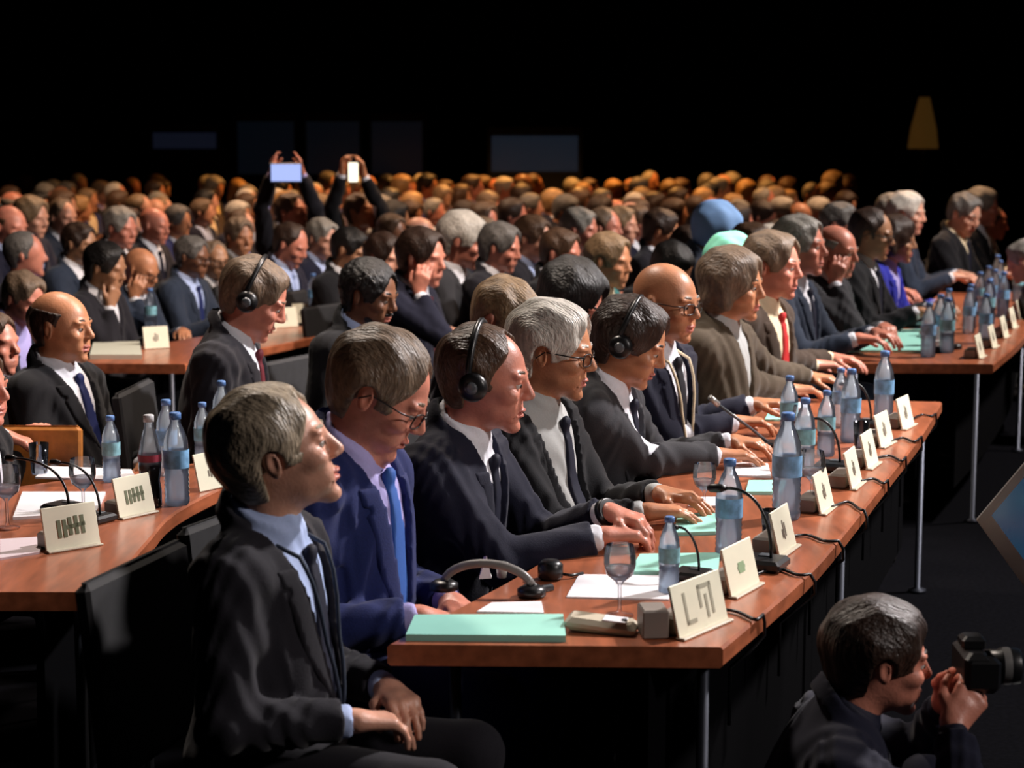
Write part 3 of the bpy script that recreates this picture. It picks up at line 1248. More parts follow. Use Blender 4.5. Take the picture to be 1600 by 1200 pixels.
def booth(px0, px1, pyt, pyb, Y, glow, gs, label):
    a, b = at_y(px0, pyt, Y), at_y(px1, pyb, Y)
    x0, x1, zt, zb = a.x, b.x, a.z, b.z
    root = empty('interpreter_booth', ((x0 + x1) / 2, Y, 0))
    tag(root, label, 'booth')
    w, t = x1 - x0, 0.06
    m = MB()
    m.box((0, 0.55, zb / 2), (w + 0.12, 1.1, zb))
    m.box((0, 0.55, zt + 0.06), (w + 0.12, 1.1, 0.12))
    for sx in (-1, 1):
        m.box((sx * (w / 2 + 0.03), 0.55, (zb + zt) / 2), (0.06, 1.1, zt - zb))
    m.box((0, 1.08, (zb + zt) / 2), (w, 0.04, zt - zb))
    m.build('cabin', booth_black, root)
    g = MB().box((0, 0.04, (zb + zt) / 2), (w, 0.02, zt - zb))
    g.build('window', mat('booth_window_%d' % int(px0), (0.02, 0.03, 0.05), rough=0.2, emit=glow, estr=gs), root)
    return root


booth(768, 903, 212, 268, 26.0, (0.07, 0.12, 0.20), 0.065, 'dark booth with a large blue grey window behind the crowd')
booth(238, 338, 207, 232, 26.0, (0.08, 0.10, 0.20), 0.04, 'dim booth with a narrow dark blue window at the back left')
for i, (a, b) in enumerate([(370, 460), (478, 562), (580, 660)]):
    booth(a, b, 190, 272, 26.5, (0.02, 0.04, 0.07), 0.04,
          ['unlit booth just right of the dim narrow window', 'unlit booth above the glowing tablet and phone',
           'unlit booth left of the large blue grey window'][i])
# amber uplit cone lamp on the dark wall at the right
p = at_y(1442, 232, 24.0)
root = empty('cone_lamp', (p.x, 24.0, 0))
tag(root, 'tall tapered amber light column glowing dimly in the dark at upper right', 'lamp')
MB().lathe([(0.16, 0), (0.16, 0.03), (0.03, 0.06), (0.03, p.z)], n=20).build('stand', booth_black, root)
zt = at_y(1442, 152, 24.0).z
MB().lathe([(0.20, p.z), (0.17, p.z + 0.25), (0.07, zt)], n=24).build('lamp_shade', mat('amber_shade', (0.3, 0.16, 0.04), emit=(0.42, 0.20, 0.04), estr=0.06), root, True)

# ------------------------------------------------------------------ desks
WOOD = wood_mat()
CARD = mat('card_cream', (0.88, 0.85, 0.66), rough=0.5, noise=0.03)
DZ = 0.75


def strip_path(pts, n=24):
    """smooth interpolation through points (list of (x,y))"""
    P = [Vector((p[0], p[1], 0)) for p in pts]
    out = []
    for i in range(len(P) - 1):
        p0 = P[max(i - 1, 0)]
        p1, p2 = P[i], P[i + 1]
        p3 = P[min(i + 2, len(P) - 1)]
        for k in range(5):
            t = k / 5
            out.append(0.5 * ((2 * p1) + (p2 - p0) * t + (2 * p0 - 5 * p1 + 4 * p2 - p3) * t * t + (3 * p1 - p0 - 3 * p2 + p3) * t ** 3))
    out.append(P[-1])
    return out


def desk(R, wv, label, thick=0.045, legs=3, panel=True):
    """R right-hand edge points (x,y); wv list of (dx,dy) to the left-hand edge per point"""
    r = strip_path(R)
    l = strip_path([(a[0] + w[0], a[1] + w[1]) for a, w in zip(R, wv)])
    root = empty('conference_desk', (R[0][0], R[0][1], 0))
    o = Vector((R[0][0], R[0][1], 0))
    tag(root, label, 'desk', 'long curved delegate desks')
    vs, fs = [], []
    b = 0.006
    for a, c in zip(r, l):
        d = (c - a).normalized() * b
        ring = [(a + d, DZ), (a, DZ - b), (a, DZ - thick + b), (a + d, DZ - thick), (c - d, DZ - thick), (c, DZ - thick + b), (c, DZ - b), (c - d, DZ)]
        for q, z in ring:
            vs.append((q.x - o.x, q.y - o.y, z))
    n = len(r)
    for i in range(n - 1):
        for k in range(8):
            j = (k + 1) % 8
            fs.append((i * 8 + k, i * 8 + j, i * 8 + 8 + j, i * 8 + 8 + k))
    fs.append(tuple(range(8)))
    fs.append(tuple((n - 1) * 8 + k for k in range(7, -1, -1)))
    m = MB().add(vs, fs)
    top = m.build('desktop', WOOD, root)
    if panel:  # added black panel, keeps stage light off the legs under the desk
        pm = MB()
        for i in range(n - 1):
            q = [r[i] + (l[i] - r[i]) * 0.22, r[i + 1] + (l[i + 1] - r[i + 1]) * 0.22]
            u = (q[1] - q[0])
            nn = Vector((-u.y, u.x, 0)).normalized() * 0.012
            base = []
            for z in (0.16, DZ - thick - 0.001):
                base += [(q[0].x - o.x, q[0].y - o.y, z), (q[1].x - o.x, q[1].y - o.y, z),
                         (q[1].x + nn.x - o.x, q[1].y + nn.y - o.y, z), (q[0].x + nn.x - o.x, q[0].y + nn.y - o.y, z)]
            pm.add(base, [(3, 2, 1, 0), (4, 5, 6, 7), (0, 1, 5, 4), (1, 2, 6, 5), (2, 3, 7, 6), (3, 0, 4, 7)])
        pm.build('added_shade_panel', mat('panel_black', (0.002, 0.002, 0.0025), rough=1.0, spec=0.02), root)
    lm = mat('leg_steel', (0.05, 0.055, 0.07), rough=0.4, metal=0.8)
    for i in [int(round(t * (n - 1))) for t in np.linspace(0.03, 0.97, legs)]:
        for f in (0.10, 0.86):
            q = r[i] + (l[i] - r[i]) * f - o
            MB().lathe([(0.035, 0), (0.035, 0.012), (0.013, 0.02), (0.013, DZ - thick)], (q.x, q.y, 0), 12).build('leg', lm, root, True)
    return root, r, l


edge_px = [(1130, 1011), (1260, 900), (1322, 830), (1395, 737), (1440, 680), (1472, 628)]
R0 = [tuple(at_z(x, y, DZ))[:2] for x, y in edge_px]
lw = at_z(605, 1007, DZ)
W0 = [(lw.x - R0[0][0], lw.y - R0[0][1]), (-0.67, 0.05), (-0.66, 0.12), (-0.65, 0.18), (-0.64, 0.18), (-0.63, 0.10)]
desk(R0, W0, 'long reddish wooden desk in front, long mint folder at its near end')
# the left desk: same curve, one row back
R1 = [tuple(at_z(170, 925, DZ))[:2], tuple(at_z(232, 845, DZ))[:2], tuple(at_z(300, 785, DZ))[:2], (-0.66, 6.05)]
W1 = [(-0.70, 0.0), (-0.67, 0.05), (-0.66, 0.12), (-0.45, -0.45)]
desk(R1, W1, 'wooden desk at the lower left holding the cola bottle and three name cards')
# second block beyond the cross aisle
c0 = at_z(1552, 569, DZ)
d0 = at_z(1290, 563, DZ)
def row2(k):
    s = -1.88 * k
    R = [(c0.x + s, c0.y), (c0.x + s + 0.45, c0.y + 1.1), (c0.x + s + 0.95, c0.y + 2.5), (c0.x + s + 1.4, c0.y + 4.0)]
    W = [(-0.74, 0.03), (-0.70, 0.15), (-0.68, 0.2), (-0.66, 0.15)]
    if k == 2:
        R, W = R[:2] + [(c0.x + s + 0.62, c0.y + 1.6)], [(-0.66, 0.03), (-0.56, 0.15), (-0.50, 0.2)]
    return R, W
DESK2 = []
for k, lab in zip((0, 2), ['wooden desk at the right beyond the aisle, carrying the rank of water bottles',
                         'wooden desk behind the charcoal headset wearer, with cream cards at its corner']):
    R, W = row2(k)
    DESK2.append(desk(R, W, lab, legs=3))

# ------------------------------------------------------------------ things on the desks
PL_CLEAR = clear_mat('bottle_clear', (0.86, 0.92, 0.98), 0.38)
PL_GLASS = clear_mat('glass_clear', (0.96, 0.97, 0.99), 0.06, 0.03)
CAP_BLUE = mat('cap_blue', (0.10, 0.22, 0.50), rough=0.4)
LAB_BLUE = mat('label_blue', (0.22, 0.45, 0.72), rough=0.4, noise=0.35, nscale=40)
LAB_TEAL = mat('label_teal', (0.22, 0.48, 0.56), rough=0.4, noise=0.3, nscale=40)
BLACK_PL = mat('black_plastic', (0.008, 0.008, 0.009), rough=0.35)
GREY_PL = mat('grey_plastic', (0.10, 0.11, 0.12), rough=0.3)
BEIGE = mat('beige_plastic', (0.62, 0.55, 0.42), rough=0.45)
GREYBEIGE = mat('grey_beige_plastic', (0.27, 0.23, 0.20), rough=0.5)
PAPER = mat('paper_white', (0.82, 0.80, 0.84), rough=0.7, noise=0.03)
MINT = mat('folder_mint', (0.36, 0.78, 0.66), rough=0.5, noise=0.05, nscale=8)
WATER = clear_mat('water', (0.86, 0.92, 0.98), 0.40)

BOT = {}


def bottle_mesh(kind):
    root = empty('water_bottle' if kind != 'cola' else 'cola_bottle')
    r = 0.033
    if kind == 'cola':
        prof = [(0.026, 0), (0.031, 0.006), (0.031, 0.05), (0.027, 0.075), (0.031, 0.10), (0.032, 0.15), (0.024, 0.19), (0.0135, 0.225), (0.0135, 0.242)]
        MB().lathe(prof, n=20, cap=False).build('bottle', PL_CLEAR, root, True)
        MB().lathe([(0.024, 0.003), (0.029, 0.007), (0.029, 0.05), (0.025, 0.075), (0.029, 0.10), (0.0295, 0.125)], n=20).build('cola', mat('cola', (0.012, 0.004, 0.003), rough=0.1), root, True)
        MB().lathe([(0.015, 0.240), (0.015, 0.258), (0.012, 0.260)], n=16).build('cap', mat('cap_white', (0.6, 0.6, 0.62), rough=0.4), root, True)
        MB().lathe([(0.0325, 0.130), (0.0328, 0.150)], n=20, cap=False).build('label', mat('label_red', (0.35, 0.05, 0.08), rough=0.4), root, True)
        return root
    body = [(0.028, 0), (r, 0.008)]
    for i in range(6):
        body += [(r, 0.018 + i * 0.012), (r - 0.0022, 0.024 + i * 0.012)]
    body += [(r, 0.095), (r - 0.001, 0.15), (r * 0.92, 0.172), (r * 0.62, 0.200), (0.0135, 0.214), (0.0135, 0.228)]
    MB().lathe(body, n=20, cap=False).build('bottle', PL_CLEAR, root, True)
    if kind != 'empty':
        MB().lathe([(0.026, 0.003), (r - 0.003, 0.010), (r - 0.003, 0.14 if kind == 'full' else 0.085)], n=20).build('water', WATER, root, True)
    MB().lathe([(r + 0.0006, 0.098), (r + 0.0008, 0.146)], n=20, cap=False).build('label', LAB_TEAL if kind == 'half' else LAB_BLUE, root, True)
    MB().lathe([(0.0155, 0.224), (0.0155, 0.240), (0.013, 0.242)], n=16).build('cap', CAP_BLUE, root, True)
    return root


def put(proto_key, maker, pos, yaw, sc, label, cat, group=None, name=None):
    if proto_key not in BOT:
        BOT[proto_key] = maker()
        o = BOT[proto_key]
    else:
        o = copy_tree(BOT[proto_key])
    o.location = pos
    o.rotation_euler = (0, 0, yaw)
    o.scale = (sc, sc, sc)
    tag(o, label, cat, group)
    return o


def bottle(px, py, kind, sc, label, z=DZ):
    p = at_z(px, py, z)
    return put('bot_' + kind, lambda: bottle_mesh(kind), p, (px * 0.37) % 3, sc, label, 'bottle', 'bottles on the desks')


def wineglass_mesh():
    root = empty('wine_glass')
    MB().lathe([(0.031, 0.0), (0.031, 0.003), (0.006, 0.007), (0.004, 0.02), (0.004, 0.070), (0.010, 0.078), (0.030, 0.095),
                (0.036, 0.118), (0.0355, 0.140), (0.031, 0.162)], n=24, cap=False).build('glass', PL_GLASS, root, True)
    MB().lathe([(0.006, 0.080), (0.027, 0.096), (0.033, 0.112)], n=20).build('water', WATER, root, True)
    return root


def wineglass(px, py, sc, label):
    return put('wg', wineglass_mesh, at_z(px, py, DZ), 0, sc, label, 'glass', 'stemmed glasses on the desks')


def tumbler_mesh():
    root = empty('tumbler')
    MB().lathe([(0.024, 0), (0.031, 0.10), (0.029, 0.10), (0.023, 0.006)], n=24, cap=False).build('glass', PL_GLASS, root, True)
    MB().lathe([(0.022, 0.004), (0.0265, 0.06)], n=20).build('water', WATER, root, True)
    return root


def tumbler(px, py, sc, label):
    return put('tumbler', tumbler_mesh, at_z(px, py, DZ), 0, sc, label, 'glass', 'tumblers on the desks')


def strokes(m, segs, M, c, size, t=0.0004, wd=0.10):
    """segs: list of (x0,y0,x1,y1) in 0..1 letter units, drawn as thin bars on the card"""
    for (x0, y0, x1, y1) in segs:
        dx, dy = x1 - x0, y1 - y0
        L = math.hypot(dx, dy)
        a = math.atan2(dy, dx)
        mid = Vector((0.0, ((x0 + x1) / 2) * size, ((y0 + y1) / 2) * size))
        R = Matrix.Rotation(a, 3, 'X')
        m.box(c + M @ mid, (t, (L + wd) * size, wd * size), M @ R)


def name_card(px, py, yaw, w, hgt, style, label, z=DZ, stand=True):
    """px,py: pixel of the middle of the card's lower edge; yaw: azimuth the card faces"""
    p = at_z(px, py, z)
    root = empty('name_card', p, yaw)
    tag(root, label, 'name card', 'cream name cards on the desks')
    M = Matrix.Rotation(math.radians(-14), 3, 'Y')
    m = MB().box(M @ Vector((-0.003, 0, hgt / 2)) + Vector((0, 0, 0.002)), (0.006, w, hgt), M, 0.0015)
    card = m.build('card', CARD, root)
    if stand:
        MB().box((-0.050, -0.0, 0.022), (0.055, w * 0.85, 0.043), None, 0.006).build('stand', GREYBEIGE, root)
        MB().box((0.002, 0, 0.003), (0.022, w * 1.02, 0.006), None, 0.002).build('foot_strip', BEIGE, root)
    tm = MB()
    ink = {'faint': mat('ink_faint', (0.42, 0.40, 0.30), rough=0.6), 'olive': mat('ink_olive', (0.16, 0.18, 0.10), rough=0.6),
           'green': mat('ink_green', (0.30, 0.42, 0.24), rough=0.6), 'dark': mat('ink_dark', (0.16, 0.13, 0.10), rough=0.6)}
    c0_ = M @ Vector((0.0008, 0, hgt * 0.5)) + Vector((0, 0, 0.002))
    if style == 'big':      # a faint L and a squared arch
        strokes(tm, [(-0.55, 0.3, -0.55, -0.3), (-0.55, -0.3, -0.25, -0.3), (0.05, 0.35, 0.05, -0.05), (0.05, 0.35, 0.5, 0.35),
                     (0.5, 0.35, 0.5, -0.25), (0.28, 0.12, 0.28, -0.3)], M, c0_, w * 0.5, wd=0.09)
        tm.build('lettering', ink['faint'], card)
    elif style == 'bars':
        strokes(tm, [(-0.42, 0.2, -0.42, -0.25), (-0.22, 0.2, -0.22, -0.25), (-0.02, 0.25, -0.02, -0.2), (0.2, 0.28, 0.2, -0.2),
                     (0.42, 0.28, 0.42, -0.2), (-0.1, 0.0, 0.45, 0.05)], M, c0_, w * 0.52, wd=0.13)
        tm.build('lettering', ink['olive'], card)
    elif style == 'smudge':
        strokes(tm, [(-0.15, 0.1, 0.15, 0.1), (-0.15, -0.1, 0.15, -0.1), (-0.2, 0, 0.2, 0)], M, c0_, w * 0.5, wd=0.10)
        tm.build('lettering', ink['green'], card)
    else:
        strokes(tm, [(-0.05, 0.28, -0.05, -0.28), (0.12, 0.18, 0.12, -0.20), (-0.2, 0.0, -0.2, -0.22)],
                M, c0_, w * 0.5, wd=0.09)
        tm.build('lettering', ink['dark'], card)
    return root


def az(dx, dy):
    """azimuth of the card's face for a card whose long axis runs (dx,dy)"""
    return math.atan2(-dx, dy)


name_card(1101, 985, az(0.60, 0.80), 0.200, 0.112, 'big', 'large cream name card with faint letters at the near corner of the front desk')
name_card(1166, 924, az(0.50, 0.86), 0.165, 0.112, 'smudge', 'cream name card with small green mark, second along the front desk')
name_card(1232, 862, az(0.42, 0.90), 0.150, 0.112, 'dark', 'cream name card beside the cable loop, third along the front desk')
name_card(1294, 798, az(0.40, 0.92), 0.150, 0.112, 'dark', 'cream name card beside the large two part bottle, fourth along the front desk')
name_card(1340, 760, az(0.38, 0.92), 0.150, 0.112, 'dark', 'cream name card fifth along the front desk, left of the desk edge cable')
name_card(1365, 729, az(0.40, 0.90), 0.150, 0.112, 'dark', 'cream name card sixth along the front desk')
name_card(1387, 696, az(0.46, 0.88), 0.155, 0.112, 'dark', 'cream name card seventh along the front desk, last but one')
name_card(1420, 668, az(0.46, 0.88), 0.155, 0.112, 'dark', 'cream name card at the far end of the front desk')
name_card(116, 858, az(0.75, 0.66), 0.150, 0.112, 'bars', 'cream name card with a dark smudge, nearest on the lower left desk')
name_card(216, 806, az(0.60, 0.80), 0.130, 0.112, 'bars', 'cream name card with olive bars in front of the cola bottle')
name_card(336, 765, az(0.60, 0.80), 0.120, 0.112, 'dark', 'cream name card just left of the person with chin raised', stand=False)


def sheet(pxs, z0, thick, m, name, label, cat, group=None, edge=None):
    P = [at_z(x, y, z0 + thick) for x, y in pxs]
    c = sum(P, Vector()) / 4
    c.z = z0
    vs = [(p.x - c.x, p.y - c.y, 0) for p in P] + [(p.x - c.x, p.y - c.y, thick) for p in P]
    fs = [(3, 2, 1, 0), (4, 5, 6, 7), (0, 1, 5, 4), (1, 2, 6, 5), (2, 3, 7, 6), (3, 0, 4, 7)]
    me = MB().add(vs, fs).mesh(name)
    o = link(name, me, m, None, False)
    o.location = c
    tag(o, label, cat, group)
    return o


sheet([(634, 991), (884, 993), (880, 959), (648, 960)], DZ, 0.014, MINT, 'folder', 'long mint green folder lying at the near left corner of the front desk', 'folder')
sheet([(745, 955), (850, 957), (846, 939), (768, 941)], DZ, 0.004, PAPER, 'paper', 'white paper lying just behind the long mint folder', 'paper')
sheet([(885, 932), (1045, 936), (1052, 899), (905, 897)], DZ, 0.004, PAPER, 'paper', 'white paper sheets lying beside the stemmed glass on the front desk', 'paper')
sheet([(983, 893), (1122, 891), (1125, 863), (1000, 865)], DZ, 0.010, MINT, 'folder', 'mint folder lying behind the white sheets on the front desk', 'folder')
sheet([(1052, 832), (1122, 830), (1128, 800), (1060, 802)], DZ, 0.010, MINT, 'folder', 'mint folder lying right of the clasped hands', 'folder')
sheet([(1165, 768), (1222, 768), (1228, 750), (1170, 750)], DZ, 0.010, MINT, 'folder', 'small looking mint folder halfway along the front desk', 'folder')
sheet([(1140, 742), (1205, 744), (1200, 724), (1150, 722)], DZ, 0.006, PAPER, 'paper', 'white papers halfway along the front desk', 'paper')
sheet([(1075, 790), (1118, 790), (1120, 776), (1080, 776)], DZ, 0.006, PAPER, 'paper', 'white papers beyond the mint folder and clasped hands', 'paper')
sheet([(1190, 640), (1262, 636), (1262, 626), (1200, 628)], DZ, 0.005, PAPER, 'paper', 'white papers near the far end of the front desk', 'paper')
sheet([(1195, 655), (1235, 655), (1240, 645), (1200, 645)], DZ, 0.008, MINT, 'folder', 'mint folder near the far end of the front desk', 'folder')
sheet([(1310, 547), (1455, 547), (1448, 514), (1345, 516)], DZ, 0.012, MINT, 'folder', 'mint folder lying at the near end of the right hand far desk', 'folder')
sheet([(1335, 508), (1440, 508), (1440, 500), (1350, 500)], DZ, 0.010, mat('folder_dark_green', (0.03, 0.10, 0.09), rough=0.5), 'folder', 'dark green folder just behind the mint folder on the right hand far desk', 'folder')
sheet([(20, 808), (150, 800), (165, 768), (35, 768)], DZ, 0.008, PAPER, 'paper', 'stack of white papers on the lower left desk behind the nearest card', 'paper')
sheet([(55, 745), (215, 750), (205, 733), (75, 728)], DZ, 0.006, PAPER, 'paper', 'white papers beneath the small blue bottle on the lower left desk', 'paper')
sheet([(0, 872), (62, 862), (70, 838), (0, 842)], DZ, 0.006, mat('paper_pink', (0.75, 0.62, 0.66), rough=0.7), 'paper', 'pinkish papers at the left margin beside the nearest card', 'paper')
sheet([(140, 554), (222, 554), (218, 533), (146, 534)], DZ, 0.022, mat('paper_cream', (0.62, 0.62, 0.50), rough=0.6), 'paper_stack', 'cream stack of documents on the desk behind the person leaning back', 'papers')

# grey block of the near name card, handset unit
p = at_z(940, 985, DZ)
root = empty('handset_unit', p, math.radians(-12))
tag(root, 'beige conference handset unit lying between mint folder and large name card', 'handset')
MB().box((0, 0, 0.014), (0.15, 0.075, 0.028), Matrix.Rotation(math.radians(5), 3, 'Y'), 0.010).build('housing', BEIGE, root)
MB().box((0.03, -0.005, 0.027), (0.05, 0.045, 0.004), Matrix.Rotation(math.radians(5), 3, 'Y'), 0.001).build('keypad', PAPER, root)
MB().lathe([(0.006, 0), (0.006, 0.004)], (0.050, -0.01, 0.026), 12).build('button', BLACK_PL, root)
p = at_z(1020, 992, DZ)
o = MB().box((0, 0, 0.031), (0.055, 0.075, 0.062), None, 0.004).build('desk_socket_box', GREYBEIGE)
o.location = p
o.rotation_euler = (0, 0, 0.1)
tag(o, 'small grey beige box standing left of the large name card', 'box')


def mic(px, py, yaw, reach, hgt, label, z=DZ, stem_r=0.0042, sc=1.0):
    p = at_z(px, py, z)
    root = empty('desk_microphone', p, yaw)
    root.scale = (sc, sc, sc)
    tag(root, label, 'microphone', 'gooseneck microphones on the desks')
    MB().box((0, 0, 0.014), (0.11, 0.10, 0.028), None, 0.008).build('base', BLACK_PL, root)
    MB().box((0.0, 0.02, 0.0295), (0.03, 0.03, 0.003), None, 0.001).build('button', GREY_PL, root)
    pts = bez((0.02, 0, 0.028), (0.02, 0, hgt * 0.7), (-reach * 0.3, 0, hgt), (-reach, 0, hgt * 0.95), 14)
    MB().tube(pts, stem_r, 8).build('gooseneck', BLACK_PL, root, True)
    d = (pts[-1] - pts[-2]).normalized()
    MB().tube([pts[-1] - d * 0.004, pts[-1] + d * 0.012, pts[-1] + d * 0.036, pts[-1] + d * 0.044], [0.006, 0.011, 0.011, 0.006], 10).build('microphone_head', BLACK_PL, root, True)
    return root


mic(1082, 905, math.radians(-25), 0.05, 0.16, 'black gooseneck microphone behind the large name card on the front desk', sc=.8)
mic(1192, 888, math.radians(-25), 0.10, 0.20, 'black gooseneck microphone right of the tall ribbed bottle')
mic(1302, 735, math.radians(-22), 0.07, 0.17, 'black gooseneck microphone halfway along the front desk')
mic(1352, 668, math.radians(-22), 0.06, 0.17, 'black gooseneck microphone beside the far tall bottle')
mic(100, 800, math.radians(-30), 0.20, 0.16, 'black gooseneck microphone behind the nearest card on the lower left desk', sc=.9)
mic(150, 815, math.radians(-30), 0.16, 0.20, 'black gooseneck microphone left of the olive barred card', sc=.8)

# the bright boom microphone in front of the bald man with glasses
p = at_z(1200, 700, DZ)
root = empty('desk_microphone', p, 0)
tag(root, 'long thin microphone reaching towards the cream lanyard wearer in glasses', 'microphone')
MB().box((0, 0, 0.012), (0.09, 0.09, 0.024), None, 0.006).build('base', BLACK_PL, root)
q = at_y(1122, 632, p.y - 0.12) - p
MB().tube([(0, 0, 0.02), q * 0.35 + Vector((0, 0, 0.015)), q], 0.005, 8).build('gooseneck', GREY_PL, root, True)
MB().tube([q, q * 1.16], [0.010, 0.010], 10).build('microphone_head', mat('mic_silver', (0.45, 0.44, 0.42), rough=0.35, metal=0.6), root, True)

# bottles, glasses
bottle(1045, 926, 'half', 0.74, 'short blue labelled bottle right of the stemmed glass on the front desk')
bottle(1138, 868, 'full', 1.02, 'tall ribbed water bottle in the middle of the near half of the front desk')
bottle(1228, 810, 'full', 1.22, 'largest water bottle on the front desk, behind the third name card')
bottle(1256, 742, 'half', 1.0, 'water bottle behind the largest one on the front desk')
bottle(1290, 712, 'half', 0.9, 'water bottle left of the sixth name card on the front desk')
bottle(1328, 690, 'full', 1.05, 'water bottle left of the far microphone on the front desk')
bottle(1312, 668, 'empty', 0.9, 'empty water bottle near the far end of the front desk')
bottle(1380, 660, 'full', 1.10, 'tall water bottle rising against the far desk edge')
bottle(1232, 690, 'half', 0.95, 'water bottle beside the folded hands near the far end of the front desk')
wineglass(968, 962, 0.98, 'stemmed glass with pinkish rim below the clasped hands')
wineglass(1268, 792, 1.0, 'stemmed glass just right of the largest water bottle')
wineglass(1100, 805, 0.9, 'stemmed glass between mint folder and tall ribbed bottle')
wineglass(1252, 700, 0.9, 'stemmed glass halfway along the front desk')
tumbler(1205, 850, 0.9, 'tumbler left of the third name card on the front desk')
tumbler(1345, 700, 0.9, 'tumbler near the far microphone on the front desk')
bottle(175, 752, 'half', 0.84, 'small blue bottle standing on white papers at the lower left desk')
put('bot_cola', lambda: bottle_mesh('cola'), at_z(236, 792, DZ), 0, 1.02, 'half full cola bottle beside the olive barred card', 'bottle', 'bottles on the desks')
bottle(277, 788, 'full', 1.10, 'large clear bottle with blue label right of the cola bottle')
bottle(262, 742, 'empty', 0.98, 'clear bottle behind the cola bottle on the lower left desk')
bottle(348, 700, 'full', 0.95, 'bottle with its top showing above the person with chin raised')
bottle(318, 728, 'half', 0.85, 'slim bottle just above the card beside the person with chin raised')
wineglass(131, 808, 1.02, 'stemmed glass with a pink tint left of the small blue bottle')
wineglass(12, 826, 1.05, 'stemmed glass cut by the left margin of the picture')
tumbler(62, 742, 1.0, 'tumbler in front of the orange wooden chair back')

# headphones and other small things
p = at_z(752, 925, DZ)
root = empty('headphones', p, 0.3)
tag(root, 'grey and black headphones lying on the front desk behind the mint folder', 'headphones')
pts = [(-0.080 + 0.10 * (1 - math.cos(a)) * 0.9, 0.055 * math.cos(a * 1.0) - 0.02, 0.016 + 0.055 * math.sin(a)) for a in np.linspace(0.1, math.pi - 0.2, 14)]
MB().tube(pts, 0.010, 8).build('headband', mat('headband_grey', (0.20, 0.19, 0.18), rough=0.35), root, True)
for q in (pts[0], pts[-1]):
    MB().lathe([(0.018, 0), (0.033, 0.004), (0.033, 0.018), (0.020, 0.026)], (q[0], q[1], 0.0), 20).build('ear_cup', BLACK_PL, root, True)
MB().tube([pts[-1], (pts[-1][0] + 0.02, -0.05, 0.008), (0.16, -0.03, 0.006)], 0.010, 8).build('padding', BLACK_PL, root, True)
p = at_z(860, 905, DZ)
root = empty('earphone_pad', p, 0.3)
tag(root, 'round black ear pad with a short cord on the bare desk top', 'earphone')
MB().lathe([(0.022, 0), (0.030, 0.006), (0.030, 0.036), (0.020, 0.046)], n=20).build('pad', BLACK_PL, root, True)
MB().tube([(0.02, 0, 0.012), (0.05, -0.01, 0.008), (0.085, 0.01, 0.006)], 0.004, 6).build('cord', BLACK_PL, root, True)
for i, (px, py, w, hh, lab) in enumerate([(758, 905, 0.030, 0.055, 'small white folded tissue standing behind the headphones'),
                                          (784, 902, 0.030, 0.036, 'small pale cup beside the white folded tissue')]):
    p = at_z(px, py, DZ)
    if i == 0:
        o = MB().add([(-w / 2, 0, 0), (w / 2, 0.008, 0), (0.004, 0.006, hh), (-w / 2 + 0.004, 0.03, 0), (w / 2, 0.034, 0), (-0.004, 0.022, hh * 0.9)],
                     [(0, 1, 2), (4, 3, 5), (0, 2, 5, 3), (1, 4, 5, 2), (0, 3, 4, 1)]).build('tissue', PAPER)
    else:
        o = MB().lathe([(0.011, 0), (0.015, hh), (0.013, hh), (0.010, 0.003)], n=16).build('cup', mat('cup_pale', (0.45, 0.47, 0.44), rough=0.4), None, True)
    o.location = p
    tag(o, lab, 'tissue' if i == 0 else 'cup')


def cable(pxs, label, drop=0.25):
    P = [at_z(x, y, DZ + 0.006) for x, y in pxs]
    e = P[-1]
    d = (P[-1] - P[-2]).normalized()
    d.z = 0
    P2 = [e + d * 0.012 + Vector((0, 0, -0.02)), e + d * 0.014 + Vector((0, 0, -0.05)), e + Vector((-0.03, 0, -0.085)), e + Vector((-0.07, 0.0, -0.12)), e + Vector((-0.07, 0.0, -drop))]
    pts = strip3(P) + P2
    o0 = pts[0].copy()
    m = MB().tube([q - o0 for q in pts], 0.0042, 6)
    o = m.build('cable', BLACK_PL, None, True)
    o.location = o0
    tag(o, label, 'cable', 'cables hanging over the front desk edge')


def strip3(P):
    out = []
    for i in range(len(P) - 1):
        p0, p1, p2, p3 = P[max(i - 1, 0)], P[i], P[i + 1], P[min(i + 2, len(P) - 1)]
        for k in range(5):
            t = k / 5
            out.append(0.5 * ((2 * p1) + (p2 - p0) * t + (2 * p0 - 5 * p1 + 4 * p2 - p3) * t * t + (3 * p1 - p0 - 3 * p2 + p3) * t ** 3))
    out.append(P[-1])
    return out


cable([(1120, 952), (1150, 955), (1180, 968), (1192, 960)], 'black cable crossing the desk beside the large name card')
cable([(1180, 898), (1215, 888), (1246, 898), (1266, 897)], 'black cable hanging over the desk edge beyond the second name card')
cable([(1236, 838), (1262, 836), (1288, 845), (1310, 845)], 'black cable loop beside the third name card')
cable([(1300, 792), (1325, 784), (1342, 795), (1350, 797)], 'black cable loop beside the fourth name card')
cable([(1345, 752), (1365, 748), (1380, 755), (1387, 750)], 'black cable loop beside the fifth name card')
cable([(1368, 716), (1390, 712), (1408, 720), (1415, 714)], 'black cable loop beside the sixth name card')
cable([(1392, 690), (1410, 684), (1428, 690), (1440, 682)], 'black cable loop beside the seventh name card')
cable([(1425, 655), (1440, 648), (1455, 650), (1462, 646)], 'black cable loop near the far end of the front desk')

# far right desk: rank of bottles, cards, headsets
Rr, Ww = row2(0)
rr = strip_path(Rr)


def on2(k, t, f, z=DZ):
    """point on desk of row k, t along 0..1, f across from the right edge"""
    R, W = row2(k)
    r = strip_path(R)
    l = strip_path([(a[0] + w[0], a[1] + w[1]) for a, w in zip(R, W)])
    u = t * (len(r) - 1)
    i = min(int(u), len(r) - 2)
    a = r[i].lerp(r[i + 1], u - i)
    b = l[i].lerp(l[i + 1], u - i)
    q = a.lerp(b, f)
    q.z = z
    return q


